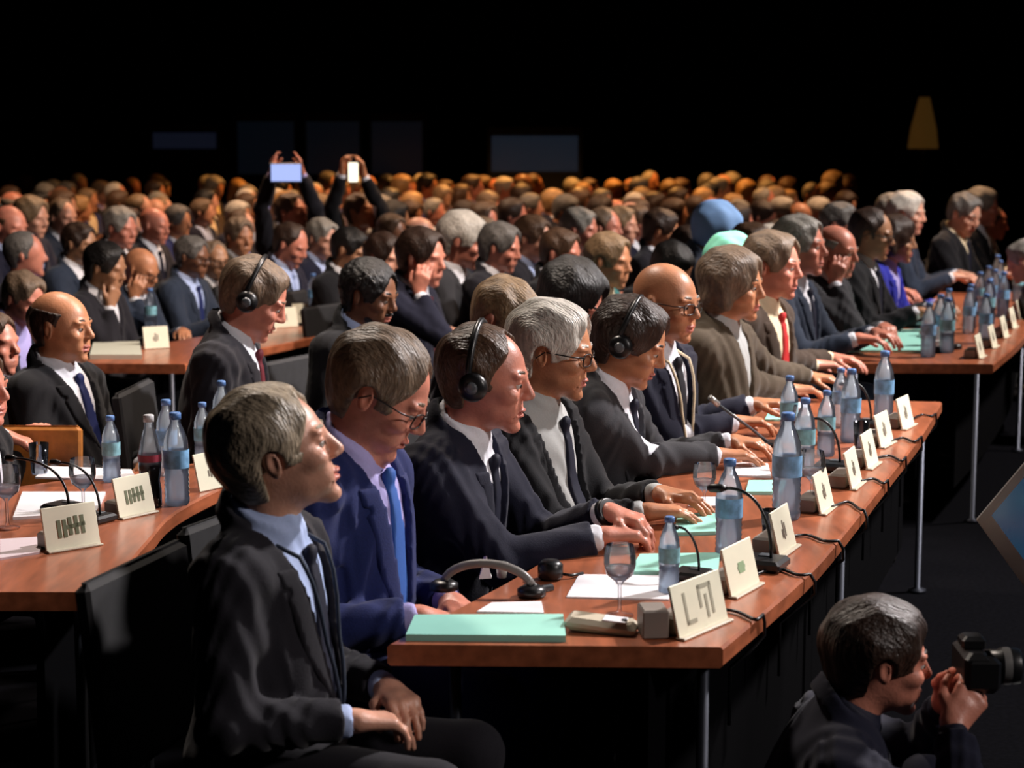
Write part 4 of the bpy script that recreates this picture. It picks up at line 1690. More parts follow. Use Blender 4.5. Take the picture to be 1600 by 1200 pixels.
rnd = random.Random(5)
ORD = 'first second third fourth fifth sixth seventh eighth ninth tenth eleventh twelfth thirteenth fourteenth fifteenth sixteenth'.split()
for i in range(16):
    t = 0.10 + 0.055 * i
    f = 0.22 + 0.22 * rnd.random() if i % 2 else 0.36 + 0.18 * rnd.random()
    q = on2(0, t, f)
    X, Yp = to_px(q)
    kind = ['full', 'half', 'empty'][i % 3]
    put('bot_' + kind, lambda: bottle_mesh(kind), q, i, 1.0 + 0.12 * rnd.random(),
        'water bottle on the right hand far desk, %s from its near end' % ORD[i], 'bottle', 'bottles along the right hand far desk')
labs = ['cream name card nearest on the right hand far desk', 'cream name card second on the right hand far desk',
        'cream name card third on the right hand far desk', 'cream name card fourth on the right hand far desk',
        'cream name card fifth on the right hand far desk', 'cream name card farthest on the right hand far desk']
for i, t in enumerate([0.10, 0.22, 0.34, 0.46, 0.58, 0.70]):
    q = on2(0, t, 0.12)
    X, Yp = to_px(q)
    name_card(X, Yp, az(0.40, 0.90), 0.15, 0.112, 'dark', labs[i])
for i, (px, py, lab) in enumerate([(1462, 530, 'black headset loop at the right end of the far mint folder'), (1478, 548, 'grey headset loop beside the nearest far name card')]):
    p = at_z(px, py, DZ)
    root = empty('headphones', p, 0.6)
    tag(root, lab, 'headphones')
    pts = [(0.085 * math.cos(a), 0.075 * math.sin(a), 0.018 + 0.02 * math.sin(a)) for a in np.linspace(0.2, math.pi + 0.2, 12)]
    MB().tube(pts, 0.007, 8).build('headband', mat('headband_grey', (0.20, 0.19, 0.18), rough=0.35), root, True)
    for q in (pts[0], pts[-1]):
        MB().lathe([(0.018, 0), (0.034, 0.004), (0.034, 0.020), (0.020, 0.028)], (q[0], q[1], 0), 20).build('ear_cup', BLACK_PL, root, True)
# desk behind the charcoal headset wearer
for i, (px, py, w, lab) in enumerate([(412, 519, 0.15, 'leftmost cream name card of those right of the charcoal headset wearer'),
                                      (447, 512, 0.15, 'middle cream name card of those right of the charcoal headset wearer'),
                                      (472, 505, 0.10, 'small cream card rightmost of those right of the charcoal headset wearer'),
                                      (30, 492, 0.12, 'cream name card at the far left margin behind the person leaning back'),
                                      (186, 528, 0.13, 'cream name card behind the cream document stack'),
                                      (246, 545, 0.13, 'cream name card left of the charcoal headset wearer')]):
    name_card(px, py, az(0.85, 0.52), w, 0.112, 'dark', lab, stand=False)
for i, (px, py, k, lab) in enumerate([(448, 495, 'half', 'bottle behind the bright cards right of the charcoal headset wearer'),
                                      (490, 490, 'full', 'bottle at the desk end beside the black suit'),
                                      (222, 506, 'full', 'blue tinted bottle behind the cream document stack'),
                                      (236, 520, 'half', 'bottle left of the charcoal headset wearer, behind the document stack'),
                                      (12, 470, 'full', 'bottle at the far left margin behind the person leaning back')]):
    bottle(px, py, k, 1.0, lab)
# orange wooden chair back at the left desk and its neighbour
c = make_chair('wood')
p = at_y(24, 700, 5.72)
c.location = (p.x, p.y - 0.235, 0)
c.rotation_euler = (0, 0, math.radians(-92))
c.scale = (0.95, 0.95, 0.955)
tag(c, 'orange wooden chair with its back turned to the lower left desk', 'chair')
c = make_chair('burgundy')
p = at_z(20, 530, 0.70)
c.location = (p.x, p.y, 0)
c.rotation_euler = (0, 0, math.radians(60))
tag(c, 'burgundy upholstered chair at the left margin behind the person leaning back', 'chair')

# monitor at the right margin
A = at_y(1522, 812, 4.40)
Bv = Vector((0.080, -0.120, -0.125))
Cv = Vector((0.080, -0.120, 0.165))
u = Bv.normalized()
v = (Cv - u * Cv.dot(u)).normalized()
n = u.cross(v)
Mx = Matrix((u, v, n)).transposed()
root = empty('floor_monitor', (A.x + 0.25, A.y, 0))
tag(root, 'silver framed monitor tilted up at the right margin with a dark blue screen', 'monitor')
L1_, L2_ = 0.80, 0.85  # enlarged beyond the visible corner to shade the photographer from the stage wash
cen = A + u * (L1_ / 2) + v * (L2_ / 2) - Vector(root.location)
MB().box(cen - n * 0.02, (L1_, L2_, 0.04), Mx, 0.006).build('frame', mat('silver_frame', (0.34, 0.34, 0.33), rough=0.4, metal=0.3), root)
sg = 1 if n.dot(Vector((0, 0, CAM_Z)) - A) > 0 else -1
MB().box(cen + n * (0.0015 if sg > 0 else -0.0415) + v * 0.012, (L1_ - 0.06, L2_ - 0.085, 0.004), Mx).build(
    'screen', mat('screen_blue', (0.01, 0.02, 0.04), rough=0.15, noise=0.5, nscale=6, emit=(0.03, 0.09, 0.17), estr=0.35), root)
b = A + u * 0.3 + v * 0.15 - Vector(root.location) - n * 0.05
MB().tube([(b.x, b.y, b.z), (b.x, b.y, 0.02)], 0.025, 10).build('stand', BLACK_PL, root, True)
MB().box((b.x, b.y, 0.012), (0.4, 0.4, 0.024), None, 0.005).build('base_plate', BLACK_PL, root)

# ------------------------------------------------------------------ the delegates in front
D = lambda px, py, z=0.795, **k: dict(px=(px, py, z), **k)
ROW = 'delegates at the front desk'
person('person in charcoal suit with chin raised, nearest at the lower left', 420, 599, ROW, Y=3.58, yaw=-16,
       lev='A', skin='pale', hair=('swept', 'greyblond'), suit='charcoal', shirt='paleblue', tie='navy', lean=4, head=(22, -15, 0),
       arms='lap', lanyard='slate', vz=0.10, vw=0.085, belly=1.08, hs=1.16)
person('person in blue suit, blue tie and glasses looking down', 582, 506, ROW, Y=4.05, yaw=-22, lev='A', skin='pink',
       hair=('swept', 'greybrown'), suit='blue', shirt='lavender', tie='bluetie', glasses=True, lean=5, head=(14, 30, 0),
       arms={'L': dict(w=(0.24, 0.10, 0.68), d=(0.7, -0.7, -0.1), curl=0.6), 'R': dict(w=(0.25, -0.10, 0.70), d=(0.7, 0.6, -0.2), curl=0.6)},
       vz=0.08, vw=0.07, hs=1.10)
person('person in navy suit wearing black headset, hands together on the front desk', 748, 502, ROW, Y=4.50, yaw=-20, lev='A',
       skin='pink', hair=('receding', 'brown'), suit='navy', shirt='white', tie='navy', headset=True, lean=13, head=(10, 6, 0),
       arms={'L': D(950, 800, 0.835, wd=(1, -0.30, -0.22), curl=0.75), 'R': D(942, 838, 0.79, wd=(0.92, 0.35, 0.0), curl=0.65)},
       watch='L', vz=0.10, vw=0.06, hs=1.10)
person('person in glasses and open black suit over pale grey shirt at front desk', 855, 466, ROW, Y=5.0, yaw=-24, lev='A', skin='tan',
       hair=('thick', 'white'), suit='black', shirt='silver', tie='navy', glasses=True, lean=7, head=(10, 8, 0),
       arms={'L': D(1032, 772, 0.80, wd=(0.9, -0.5, 0), curl=0.4), 'R': D(1010, 800, 0.79, wd=(1, 0.2, 0), curl=0.4)},
       vz=0.02, vw=0.135, belly=1.35, fat=1.06, hs=1.10)
person('person in grey suit and black headset bowed over the front desk', 978, 460, ROW, Y=5.50, yaw=-22, lev='A',
       skin='tan', hair=('thick', 'darkbrown'), suit='grey', shirt='white', tie='navy', headset=True, lean=12, head=(8, 22, 0),
       arms={'L': D(1145, 690, 0.80, wd=(0.9, -0.4, 0), curl=0.5), 'R': D(1122, 712, 0.79, wd=(1, 0.2, 0), curl=0.4)},
       vz=0.12, hs=1.08)
person('person in glasses, navy suit and cream lanyard at the front desk', 1036, 405, ROW, Y=6.15, yaw=-34, lev='A',
       skin='tan', hair=None, suit='navy', shirt='white', tie='charcoal', glasses=True, lean=6, head=(0, 6, 0),
       arms={'L': D(1180, 632, 0.82, wd=(0.9, -0.3, 0.1), curl=0.7), 'R': D(1150, 660, 0.80, wd=(1, 0.2, 0), curl=0.5)},
       lanyard='cream', vz=0.12, hs=1.08)
person('person in a brown shawl near the far end of the front desk', 1140, 386, ROW, Y=6.85, yaw=-30, lev='B', skin='tan',
       hair=('bob', 'greybrown'), suit='olive', shirt='silver', tie=None, lean=6, head=(6, 4, 0), shawl=True, vz=0.22, vw=0.05,
       slim=1.0, arms={'L': D(1265, 590, 0.80, wd=(0.9, -0.4, 0), curl=0.5), 'R': D(1240, 612, 0.79, wd=(1, 0.2, 0), curl=0.5)})
person('person in brown suit, cream shirt and bright red tie', 1203, 360, ROW, Y=7.55, yaw=-32, lev='B', skin='pink',
       hair=('thick', 'greybrown'), suit='brown', shirt='cream', tie='red', lean=7, head=(4, 4, 0), vz=0.06, vw=0.09,
       arms={'L': D(1300, 560, 0.80, wd=(0.9, -0.4, 0), curl=0.5), 'R': D(1280, 575, 0.79, wd=(1, 0.2, 0), curl=0.5)})

# ---- second block, right
ROW = 'delegates at the right hand far desk'
person('person in slate suit seated just beyond the red tie wearer', 1246, 335, ROW, Y=8.7, yaw=-28, lev='B', skin='pink',
       hair=('thick', 'grey'), suit='slate', shirt='white', tie='navy', lean=5, head=(0, 0, 0), hs=1.12)
person('person in grey jacket with hand at cheek, right hand far desk', 1303, 348, ROW, Y=9.3, yaw=-34, lev='B', skin='pink', hair=('horseshoe', 'grey'),
       suit='grey', shirt='white', tie='charcoal', lean=8, head=(0, 8, 0), arms='cheek')
person('person in charcoal suit behind the grey jacket with hand at cheek', 1310, 314, ROW, Y=11.2, yaw=-28, lev='B', skin='pink',
       hair=('short', 'salt'), suit='charcoal', shirt='white', tie='navy', lean=4, head=(0, 0, 0))
person('person in glasses and black suit just left of the royal blue jacket', 1358, 322, ROW, Y=9.9, yaw=-26, lev='B', skin='olive',
       hair=('receding', 'darkbrown'), suit='black', shirt='white', tie='navy', glasses=True, lean=7, head=(6, 10, 0))
person('person in a bright royal blue jacket', 1396, 336, ROW, Y=10.55, yaw=-26, lev='B', skin='olive', hair=('bob', 'darkbrown'),
       suit='royal', shirt='lavender', tie=None, lean=14, head=(6, 6, 0), slim=0.95)
person('person in slate suit just beyond the royal blue jacket', 1415, 288, ROW, Y=12.3, yaw=-20, lev='B', skin='pale', hair=('thick', 'white'),
       suit='slate', shirt='white', tie='navy', lean=5, head=(-10, 6, 0))
person('person half hidden in black behind the slate suit beyond the royal blue jacket', 1392, 300, ROW, Y=12.9, yaw=-30, lev='C', skin='pale', hair=('short', 'grey'),
       suit='black', shirt='white', tie='navy', lean=3, head=(-20, 6, 0), chair=False)
person('person in black suit and cream shirt, head bowed, at upper right', 1505, 291, ROW, Y=12.6, yaw=-30, lev='B', skin='pale', hair=('short', 'salt'),
       suit='black', shirt='cream', tie='navy', lean=8, head=(-20, 22, 0))
person('person in black directly behind the bowed cream shirt wearer at upper right', 1532, 289, ROW, Y=13.4, yaw=-24, lev='C', skin='pink', hair=('thick', 'grey'),
       suit='black', shirt='white', tie=None, lean=4, head=(0, 6, 0))
person('person in black with white collar, farthest right of the upper right row', 1551, 322, ROW, Y=14.2, yaw=-24, lev='C', skin='pink', hair=('receding', 'brown'),
       suit='black', shirt='white', tie=None, lean=10, head=(0, 10, 0), chair=False)
person('person in a grey blue jacket leaning in at the right margin', 1606, 372, ROW, Y=10.6, yaw=150, lev='C', skin='pale', hair=('short', 'grey'),
       suit='midgrey', shirt='white', tie=None, lean=18, head=(0, 20, 0), arms='lap', chair=False)

# ---- second chairs behind the front desk row
ROW = 'people seated behind the front desk row'
person('person in navy bowed low behind the navy suited headset wearer', 782, 426, ROW, Y=6.1, yaw=-24, lev='B', skin='pink',
       hair=('short', 'sandy'), suit='navy', shirt='white', tie='navy', lean=12, head=(-4, 34, 0), arms='lap', hs=1.15)
person('person in black bowed behind the open black suit at front desk', 888, 402, ROW, Y=6.75, yaw=-30, lev='B', skin='pink',
       hair=('bob', 'black'), suit='black', shirt='white', tie=None, lean=12, head=(4, 30, 0), arms='lap', slim=0.95, hs=1.15)
person('person in black suit and pale blue shirt looking down, above the blue suit', 572, 402, ROW, Y=7.0, yaw=-26, lev='B', skin='brown',
       hair=('afro', 'black'), suit='black', shirt='paleblue', tie='navy', beard='black', lean=9, head=(2, 14, 0), arms='lap')
person('person in broad charcoal suit and black headset, head bowed, left of centre', 388, 396, ROW, Y=6.35, yaw=-4, lev='B', skin='pink',
       hair=('short', 'greybrown'), suit='charcoal', shirt='white', tie='burgundy', headset=True, lean=10, head=(6, 26, 0), arms='lap', hs=1.1, belly=1.15)
person('person in black suit and blue tie at left, leaning back', 88, 450, ROW, Y=6.2, yaw=-22, lev='A', skin='tan',
       hair=('horseshoe', 'darkbrown'), suit='black', shirt='white', tie='blue', lean=-4, head=(10, 2, 0), arms='lap', hs=1.08, belly=1.1, fat=1.08)
person('person cut by the left margin in a black suit with forearm on the desk', -48, 545, ROW, Y=5.25, yaw=-15, lev='B', skin='pink',
       hair=('short', 'brown'), suit='black', shirt='white', tie='navy', lean=6, head=(0, 0, 0), arms={'R': D(52, 662, 0.86, wd=(0.9, 0.1, -0.3)), 'L': D(40, 690, 0.80)})
person('person with a patterned collar half hidden at the left margin', -18, 500, ROW, Y=6.4, yaw=-20, lev='C', skin='pink',
       hair=('short', 'brown'), suit='charcoal', shirt='white', tie=None, lean=6, head=(0, 0, 0), arms='lap')

# ---- middle distance, left to centre
MID = 'delegates in the middle distance'
mid = [
    ('person in charcoal jacket resting chin on a fist, left', 160, 376, 'olive', ('thick', 'black'), 'charcoal', 'white', None, dict(arms='chin', head=(4, 14, 0), Y=9.2)),
    ('person in slate jacket and glasses with hand at cheek, left', 216, 384, 'tan', None, 'slate', 'white', 'navy', dict(arms='cheek', head=(0, 22, 0), glasses=True, Y=9.9)),
    ('person in charcoal behind the slate jacket with hand at cheek', 238, 322, 'pink', None, 'charcoal', 'white', 'navy', dict(head=(0, 10, 0), Y=12.9)),
    ('person in charcoal turned slightly away, two rows behind the chin on fist', 185, 322, 'pink', ('thick', 'grey'), 'charcoal', 'white', 'navy', dict(head=(-10, 10, 0), Y=12.0)),
    ('person in slate jacket, pale blue shirt and glasses left of the charcoal headset wearer', 296, 366, 'brown', ('short', 'salt'), 'slate', 'paleblue', 'blue', dict(head=(0, 8, 0), glasses=True, Y=10.5)),
    ('person in mid grey jacket and glasses peering between two heads, left', 333, 374, 'olive', ('receding', 'greybrown'), 'midgrey', 'white', 'navy', dict(head=(-30, 6, 0), glasses=True, Y=11.0)),
    ('person in olive jacket directly behind the charcoal suited headset wearer', 372, 338, 'tan', ('thick', 'greybrown'), 'olive', 'white', 'navy', dict(head=(-30, 8, 0), Y=12.1)),
    ('person in navy suit, pale blue shirt and pale tie, head bowed', 450, 345, 'pink', ('receding', 'darkbrown'), 'navy', 'paleblue', 'paleblue', dict(head=(0, 24, 0), lean=8)),
    ('person in navy jacket and navy tie right of the pale tie wearer', 500, 338, 'pale', ('short', 'grey'), 'navy', 'paleblue', 'navy', dict(head=(-20, 14, 0))),
    ('person in charcoal and white, second behind the looking down black suit', 592, 306, 'tan', ('curly', 'grey'), 'charcoal', 'white', None, dict(head=(0, 0, 0))),
    ('person in navy and open pale blue shirt just behind the black suit', 598, 362, 'pale', ('thick', 'darkbrown'), 'navy', 'paleblue', None, dict(head=(-10, 8, 0), yaw=-30)),
    ('person in a navy suit with a finger on the cheek', 655, 354, 'pink', ('thick', 'darkbrown'), 'navy', 'white', 'burgundy', dict(arms='cheek', head=(-8, 8, 0), Y=8.9, hs=1.15)),
    ('person in grey suit bending forward behind the finger on cheek', 718, 328, 'pink', ('thick', 'white'), 'grey', 'white', 'navy', dict(head=(10, 14, 0), Y=10.3, hs=1.3)),
    ('person in charcoal with white collar right of the grey suit bending', 778, 346, 'pink', ('thick', 'salt'), 'charcoal', 'white', 'navy', dict(head=(0, 12, 0), Y=9.9)),
    ('person in black suit above the bowed person in black, centre', 872, 354, 'pink', ('short', 'brown'), 'black', 'white', 'navy', dict(head=(-6, 10, 0), Y=9.6)),
    ('person in charcoal facing right just behind the central black suit', 902, 322, 'pink', ('short', 'grey'), 'charcoal', 'white', 'navy', dict(head=(0, 8, 0), Y=11.2)),
    ('person in charcoal, left of three profiles in a line', 942, 322, 'pink', ('receding', 'greybrown'), 'charcoal', 'white', 'navy', dict(head=(0, 4, 0), Y=12.0)),
    ('person in navy and pale blue shirt, middle of three profiles in a line', 968, 320, 'pale', ('short', 'sandy'), 'navy', 'paleblue', 'navy', dict(head=(0, 4, 0), Y=12.5)),
    ('person in navy and white shirt, right of three profiles in a line', 992, 318, 'pink', ('short', 'brown'), 'navy', 'white', 'navy', dict(head=(0, 4, 0), Y=13.0)),
    ('person in charcoal jacket left of the sky blue head scarf', 1030, 325, 'tan', ('thick', 'darkbrown'), 'charcoal', 'white', 'navy', dict(head=(10, 14, 0), Y=11.6)),
    ('person in teal jacket and cream shirt below the three profiles', 948, 362, 'tan', ('thick', 'sandy'), 'teal', 'cream', None, dict(head=(-10, 8, 0), Y=8.8)),
    ('person in black bowed forward left of the two head scarves', 1045, 372, 'tan', ('short', 'black'), 'black', 'white', None, dict(head=(0, 40, 0), lean=24, Y=9.4)),
    ('person in navy suit and pale blue shirt at the very left edge', 12, 318, 'pink', ('horseshoe', 'brown'), 'navy', 'paleblue', 'navy', dict(head=(-10, 10, 0), Y=11.5)),
    ('person in navy suit, second from the left edge, farther back', 45, 305, 'pale', ('thick', 'sandy'), 'navy', 'paleblue', 'navy', dict(head=(0, 10, 0), Y=12.3)),
    ('person in slate with white collar turned towards us, far left', 95, 308, 'pale', ('receding', 'greybrown'), 'slate', 'white', 'navy', dict(head=(-16, 10, 0), Y=13.4)),
    ('person in mauve shirt leaning low at the left', 32, 420, 'pink', ('short', 'greybrown'), 'charcoal', 'lavender', None, dict(head=(-10, 20, 0), lean=20, Y=8.2)),
    ('person in slate jacket directly behind the chin on fist', 120, 345, 'olive', ('short', 'darkbrown'), 'slate', 'white', 'navy', dict(head=(0, 8, 0), Y=10.9)),
    ('person in black suit left of centre, right of the navy jackets', 542, 352, 'olive', ('short', 'black'), 'black', 'white', 'navy', dict(head=(0, 20, 0), Y=10.3)),
    ('person in charcoal and pale blue shirt left of the central black suit', 830, 335, 'pale', ('thick', 'brown'), 'charcoal', 'paleblue', 'navy', dict(head=(-14, 10, 0), Y=10.6)),
    ('person in charcoal just right of the sky blue scarf', 1075, 350, 'tan', ('short', 'darkbrown'), 'charcoal', 'white', 'navy', dict(head=(0, 10, 0), Y=10.2)),
    ('person in brown suit behind and between the shawl and the red tie', 1172, 345, 'pink', ('short', 'brown'), 'brown', 'cream', 'navy', dict(head=(0, 0, 0), Y=9.3, yaw=-34)),
]
PLACED = []
for lab, px, py, sk, hr, su, sh, ti, ex in mid:
    ex = dict(ex)
    ex.setdefault('yaw', -20)
    ex.setdefault('lean', 7)
    if 'arms' not in ex:
        ex['arms'] = 'desk'
    person(lab, px, py, MID, lev='C', skin=sk, hair=hr, suit=su, shirt=sh, tie=ti, **ex)
person('person with a sky blue head scarf bowed in the crowd', 1116, 303, MID, Y=9.9, lev='C', skin='olive', hair=('wrap', 'skyblue'),
       suit='slate', shirt='paleblue', tie=None, lean=8, head=(10, 24, 0), yaw=0, arms='lap', chair=False, hs=1.15)
person('person with a mint green head scarf just behind the brown shawl wearer', 1142, 364, MID, Y=7.9, lev='C', skin='pale', hair=('wrap', 'mint'),
       suit='charcoal', shirt='white', tie=None, lean=6, head=(10, 14, 0), yaw=-24, arms='lap', chair=False)

# ---- people holding up a tablet and a phone at the back of the crowd
r1, g1, s1 = person('person holding up a glowing tablet at the back', 452, 300, 'people filming', Y=13.0, lev='C', skin='pink', hair=('short', 'brown'),
                    suit='charcoal', shirt='lavender', tie=None, lean=4, head=(60, -10, 0), yaw=-90, chair=False,
                    arms={'L': dict(w=(0.24, 0.085, 1.50), d=(0.1, -0.1, 1), n=(0.2, -1, 0), curl=0.4, pole=(0.3, 1, -0.6)),
                          'R': dict(w=(0.24, -0.085, 1.50), d=(0.1, 0.1, 1), n=(0.2, 1, 0), curl=0.4, pole=(0.3, -1, -0.6))})
GLOW = mat('screen_glow_blue', (0.05, 0.06, 0.1), rough=0.2, emit=(0.42, 0.52, 1.0), estr=0.9)
p = at_y(447, 270, 12.72)
root = empty('tablet', p)
root.rotation_euler = (math.radians(-8), 0, 0.1)
tag(root, 'glowing blue white tablet held above the heads at the back', 'tablet')
MB().box((0, 0, 0), (0.23, 0.01, 0.14), None, 0.003).build('case', BLACK_PL, root)
MB().box((0, -0.006, 0), (0.21, 0.002, 0.12)).build('screen', GLOW, root)
r1, g1, s1 = person('person holding up a bright phone at the back', 560, 300, 'people filming', Y=13.2, lev='C', skin='tan', hair=('short', 'brown'),
                    suit='black', shirt='white', tie=None, lean=4, head=(60, -10, 0), yaw=-90, chair=False,
                    arms={'L': dict(w=(0.24, 0.035, 1.46), d=(0.1, -0.1, 1), n=(0.2, -1, 0), curl=0.6, pole=(0.3, 1, -0.6)),
                          'R': dict(w=(0.24, -0.085, 1.54), d=(0.1, 0.1, 1), n=(0.2, 1, 0), curl=0.8, pole=(0.3, -1, -0.6))})
p = at_y(552, 269, 12.9)
root = empty('phone', p)
tag(root, 'bright white phone held upright above the heads at the back', 'phone')
MB().box((0, 0, 0), (0.078, 0.009, 0.15), None, 0.003).build('case', BLACK_PL, root)
MB().box((0, -0.0055, 0), (0.068, 0.002, 0.135)).build('screen', mat('screen_glow_white', (0.1, 0.1, 0.1), rough=0.2, emit=(1.0, 0.90, 0.68), estr=1.8), root)

# ---- the crouching photographer
rg = Rig(dict(lean=16, head=(6, 6, 0), hipz=0.14))
hcx, hcz = rg.HC[0], rg.HC[2]
r1, g1, s1 = person('person in navy crouching at the lower right, raising a camera', 1364, 932, None, Y=3.62, ztop=None, lev='A', skin='pink',
                    hair=('thick', 'darkbrown'), suit='navy', shirt='navy', tie=None, shawl=True, vz=0.40, vw=0.03, lean=16, head=(6, 6, 0), yaw=-2, chair=False,
                    hipz=0.14, knees=(0.34, 0.42), foot=-0.10,
                    arms={'L': dict(w=(hcx + 0.165, 0.075, hcz - 0.125), d=(0.5, -0.3, 0.85), n=(0.1, -1, 0), curl=0.9, pole=(0, 1, -1)),
                          'R': dict(w=(hcx + 0.150, -0.090, hcz - 0.120), d=(0.6, 0.35, 0.75), n=(0.1, 1, 0), curl=1.0, pole=(0, -1, -1))})
q = g1.top
M0 = Matrix.Rotation(math.radians(-2), 3, 'Z')
hc = Vector(r1.location) + M0 @ (Vector(g1.HC.tolist()) * s1)
cc = hc + M0 @ Vector((0.195, 0.0, -0.012))
root = empty('camera', cc, math.radians(-2))
root.name = 'photo_camera'
tag(root, 'black camera with a grey lens ring held up by the crouching photographer', 'camera')
MB().box((0, 0, 0), (0.055, 0.135, 0.085), None, 0.012).box((0.0, 0, 0.052), (0.05, 0.05, 0.03), None, 0.008).box((0.012, -0.055, -0.002), (0.07, 0.035, 0.08), None, 0.014).build('camera_body', BLACK_PL, root)
lz = MB().lathe([(0.033, 0.02), (0.034, 0.055), (0.038, 0.060), (0.038, 0.095), (0.035, 0.10)], (0, 0, 0), 28, Matrix.Rotation(math.pi / 2, 3, 'Y')).build('lens_barrel', BLACK_PL, root, True)
MB().lathe([(0.0388, 0.062), (0.0392, 0.070), (0.0388, 0.078)], (0, 0, 0), 28, Matrix.Rotation(math.pi / 2, 3, 'Y'), cap=False).build('lens_ring', mat('ring_grey', (0.35, 0.34, 0.33), rough=0.3, metal=0.6), lz, True)
MB().lathe([(0.009, 0), (0.010, 0.010), (0.008, 0.012)], (0.0, 0.045, 0.041), 16).build('dial', mat('ring_grey', (0.35, 0.34, 0.33), rough=0.3), root, True)

# ------------------------------------------------------------------ the far crowd: one mesh per kind of sitter, copied with its own colours
def crowd_mesh(style, head, lean, arms, slim=1.0, h=0.015):
    rig = Rig(dict(lean=lean, head=head, slim=slim))
    rig.solve(default_arms(arms, rig, {}))
    parts = []
    g = grid_for([p for p, k in rig.head(False)], h * 0.8)
    run(g, rig.head(False))
    parts.append((g.nets(), 0))
    hp_ = rig.hands(0.012)
    g = grid_for([p for p, k in hp_], h)
    run(g, hp_)
    parts.append((g.nets(), 0))
    if style:
        hp, cf, ears = rig.hair(style)
        g = grid_for([p for p, k in hp], h * 0.8)
        run(g, hp).keep(cf)
        parts.append((g.nets(), 1))
    jp = rig.torso(0.016) + rig.arms(0.014) + rig.legs(0.012)
    g = grid_for([p for p, k in jp], h * 1.2)
    run(g, jp)
    q = rig.T(0.1, 0, 0.38)
    g.cut(local(lambda a, b, c: np.maximum(np.maximum(-a, np.abs(b) - vwidth(c, 0.15, 0.08)), 0.15 - c), rig.H, rig.Rt, q - 0.3, q + 0.3))
    parts.append((g.nets(), 2))
    g = grid_for([p for p, k in rig.torso(0.004)], h * 1.1)
    run(g, rig.torso(0.004))
    g.keep(lambda x, y, z: 0.1 - rig.local_t(x, y, z)[2])
    parts.append((g.nets(), 3))
    P, Q, I = [], [], []
    n = 0
    for (p, q), mi in parts:
        P.append(p)
        Q.append(q + n)
        I.append(np.full(len(q), mi, np.int32))
        n += len(p)
    me = mesh_from(np.concatenate(P), np.concatenate(Q), 'seated_person')
    me.polygons.foreach_set('material_index', np.concatenate(I))
    for _ in range(4):
        me.materials.append(skin_mat('tan'))
    return me, rig


KINDS = {}
for key, st, sl in [('short', 'short', 1.0), ('thick', 'thick', 1.0), ('bald', 'horseshoe', 1.0), ('receding', 'receding', 1.0), ('long', 'long', 0.9), ('bob', 'bob', 0.92)]:
    KINDS[key] = [crowd_mesh(st, (hy, hp, 0), ln, ar, sl) for hy, hp, ln, ar in [(0, 4, 4, 'desk'), (-14, 18, 10, 'desk'), (12, 0, 2, 'lap')]]
HN = {'short': 'short', 'thick': 'full', 'bald': 'balding', 'receding': 'receding', 'long': 'long', 'bob': 'chin length'}
CN = {'white': 'white', 'grey': 'grey', 'sandy': 'sandy', 'brown': 'brown', 'darkbrown': 'dark brown', 'black': 'black', 'blond': 'blond', 'salt': 'dark grey', 'greybrown': 'greyish brown'}
bpy.context.view_layer.update()
taken = []
for o in list(COL.objects):
    if o.parent is None and o.name.startswith('person'):
        taken.append((o.location.x, o.location.y))
rnd = random.Random(11)


def xr(Y):
    return c0.x + 0.41 * (Y - c0.y) - 0.012 * max(Y - c0.y, 0) ** 1.5 * 0.3


DESKS = [(strip_path(R0), R0, W0), (strip_path(R1), R1, W1)] + [(strip_path(row2(k)[0]),) + row2(k) for k in (0, 2)]
POLY = []
for r_, R_, W_ in DESKS:
    l_ = strip_path([(a[0] + w[0], a[1] + w[1]) for a, w in zip(R_, W_)])
    POLY.append([(q.x, q.y) for q in r_] + [(q.x, q.y) for q in reversed(l_)])


def in_desk(x, y, pad=0.0):
    for pg in POLY:
        for ddx, ddy in ((0, 0), (pad, 0), (-pad, 0), (0, pad), (0, -pad)):
            X_, Y_ = x + ddx, y + ddy
            c = False
            for i in range(len(pg)):
                (x1, y1), (x2, y2) = pg[i - 1], pg[i]
                if (y1 > Y_) != (y2 > Y_) and X_ < (x2 - x1) * (Y_ - y1) / (y2 - y1) + x1:
                    c = not c
            if c:
                return True
    return False


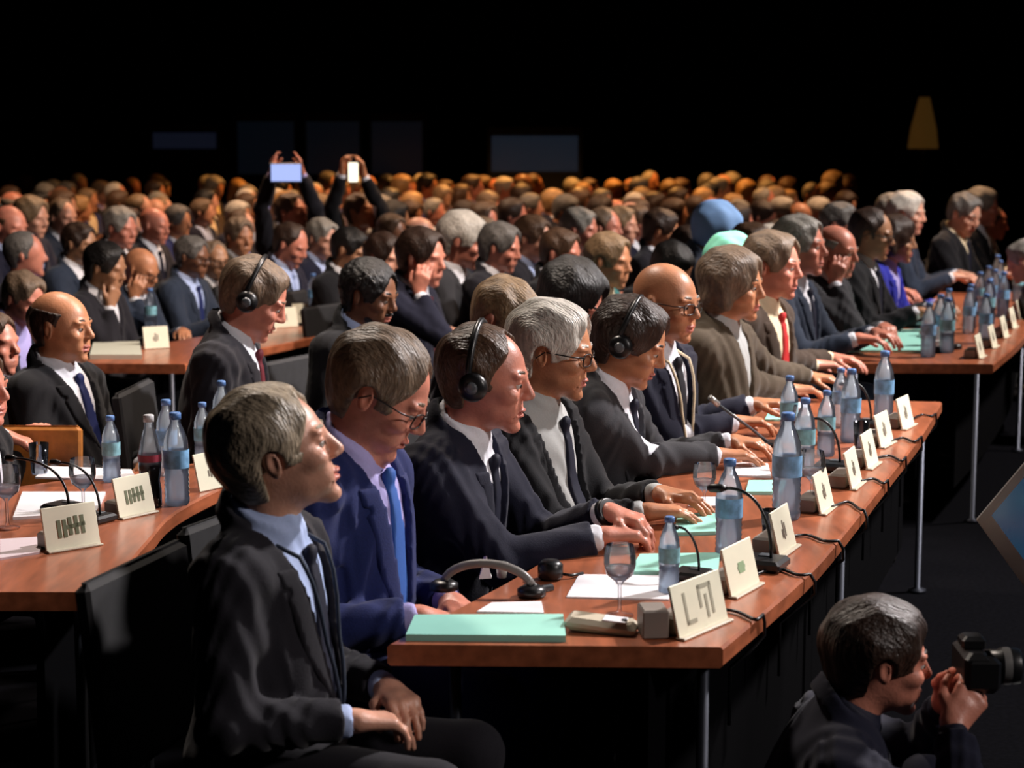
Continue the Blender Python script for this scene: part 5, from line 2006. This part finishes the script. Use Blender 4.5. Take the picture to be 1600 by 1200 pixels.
ncrowd = 0
Y = 9.3
rows = 0
while Y < 23.5:
    for k in range(-3, 16):
        for sub in (0, 1):
            X = xr(Y) - 0.98 - 1.88 * k * 0.97 - 0.92 * sub + rnd.uniform(-0.10, 0.10)
            Yj = Y + rnd.uniform(-0.12, 0.12)
            px, py = to_px((X + 0.05, Yj, 1.30))
            if px < -30 or px > 1630 or (px > 1335 - max(0, (Y - 16)) * 0):
                continue
            if px > 1290 and Y < 16:
                continue
            if k < 0 and Y < 15:
                continue
            if any((X - a) ** 2 + (Yj - b) ** 2 < 0.50 ** 2 for a, b in taken):
                continue
            # the cross aisle and clear sight lines to nearer sitters are kept
            if 14.6 < Y < 15.2:
                continue
            if in_desk(X + 0.08, Yj, 0.16):
                continue
            taken.append((X, Yj))
            key = rnd.choice(['short', 'short', 'thick', 'bald', 'receding', 'receding', 'thick', 'long', 'bob'])
            me, rig = rnd.choice(KINDS[key])
            o = bpy.data.objects.new('person', me)
            COL.objects.link(o)
            s = rnd.uniform(0.95, 1.03) + (0.05 if Y > 20 else 0)
            o.location = (X, Yj, 0)
            o.scale = (s, s, s)
            o.rotation_euler = (0, 0, math.radians(rnd.gauss(-22, 14)))
            hc_ = rnd.choice(['white', 'grey', 'grey', 'sandy', 'brown', 'brown', 'darkbrown', 'black', 'blond', 'salt', 'greybrown'] if key not in ('long', 'bob') else ['blond', 'brown', 'darkbrown', 'sandy', 'black'])
            su = rnd.choice(['black', 'charcoal', 'charcoal', 'navy', 'navy', 'grey', 'slate', 'brown', 'blue', 'burgundy'])
            sh = rnd.choice(['white', 'white', 'paleblue', 'lavender', 'cream'])
            sk = rnd.choice(['pale', 'pink', 'tan', 'tan', 'olive', 'brown', 'pink'])
            for i, mm in enumerate([skin_mat(sk), hair_mat(hc_), cloth_mat(su), cloth_mat(sh, 'shirt')]):
                o.material_slots[i].link = 'OBJECT'
                o.material_slots[i].material = mm
            zone = 'left' if px < 420 else ('centre left' if px < 760 else ('centre right' if px < 1080 else 'right'))
            dep = 'nearer rows' if Y < 14.6 else ('middle rows' if Y < 19 else 'last rows')
            lab = 'blurred person in %s jacket and %s shirt, %s part of crowd, %s' % (su, {'paleblue': 'pale blue'}.get(sh, sh), zone, dep)
            tag(o, lab, 'person', 'crowd: ' + lab[8:])
            ncrowd += 1
    Y += 0.54
print('crowd', ncrowd)

if 0:
    pp = [o for o in COL.objects if o.parent is None and o.get('category') == 'person' and o.type == 'EMPTY']
    for i, a in enumerate(pp):
        if in_desk(a.location.x, a.location.y, 0.12):
            print('INDESK', a['label'], tuple(round(v, 2) for v in a.location))
        for b in pp[:i]:
            d = (a.location - b.location).length
            if d < 0.46:
                print('CLOSE %.2f' % d, a['label'][:50], '|', b['label'][:50], [round(v, 2) for v in a.location[:2]], [round(v, 2) for v in b.location[:2]])
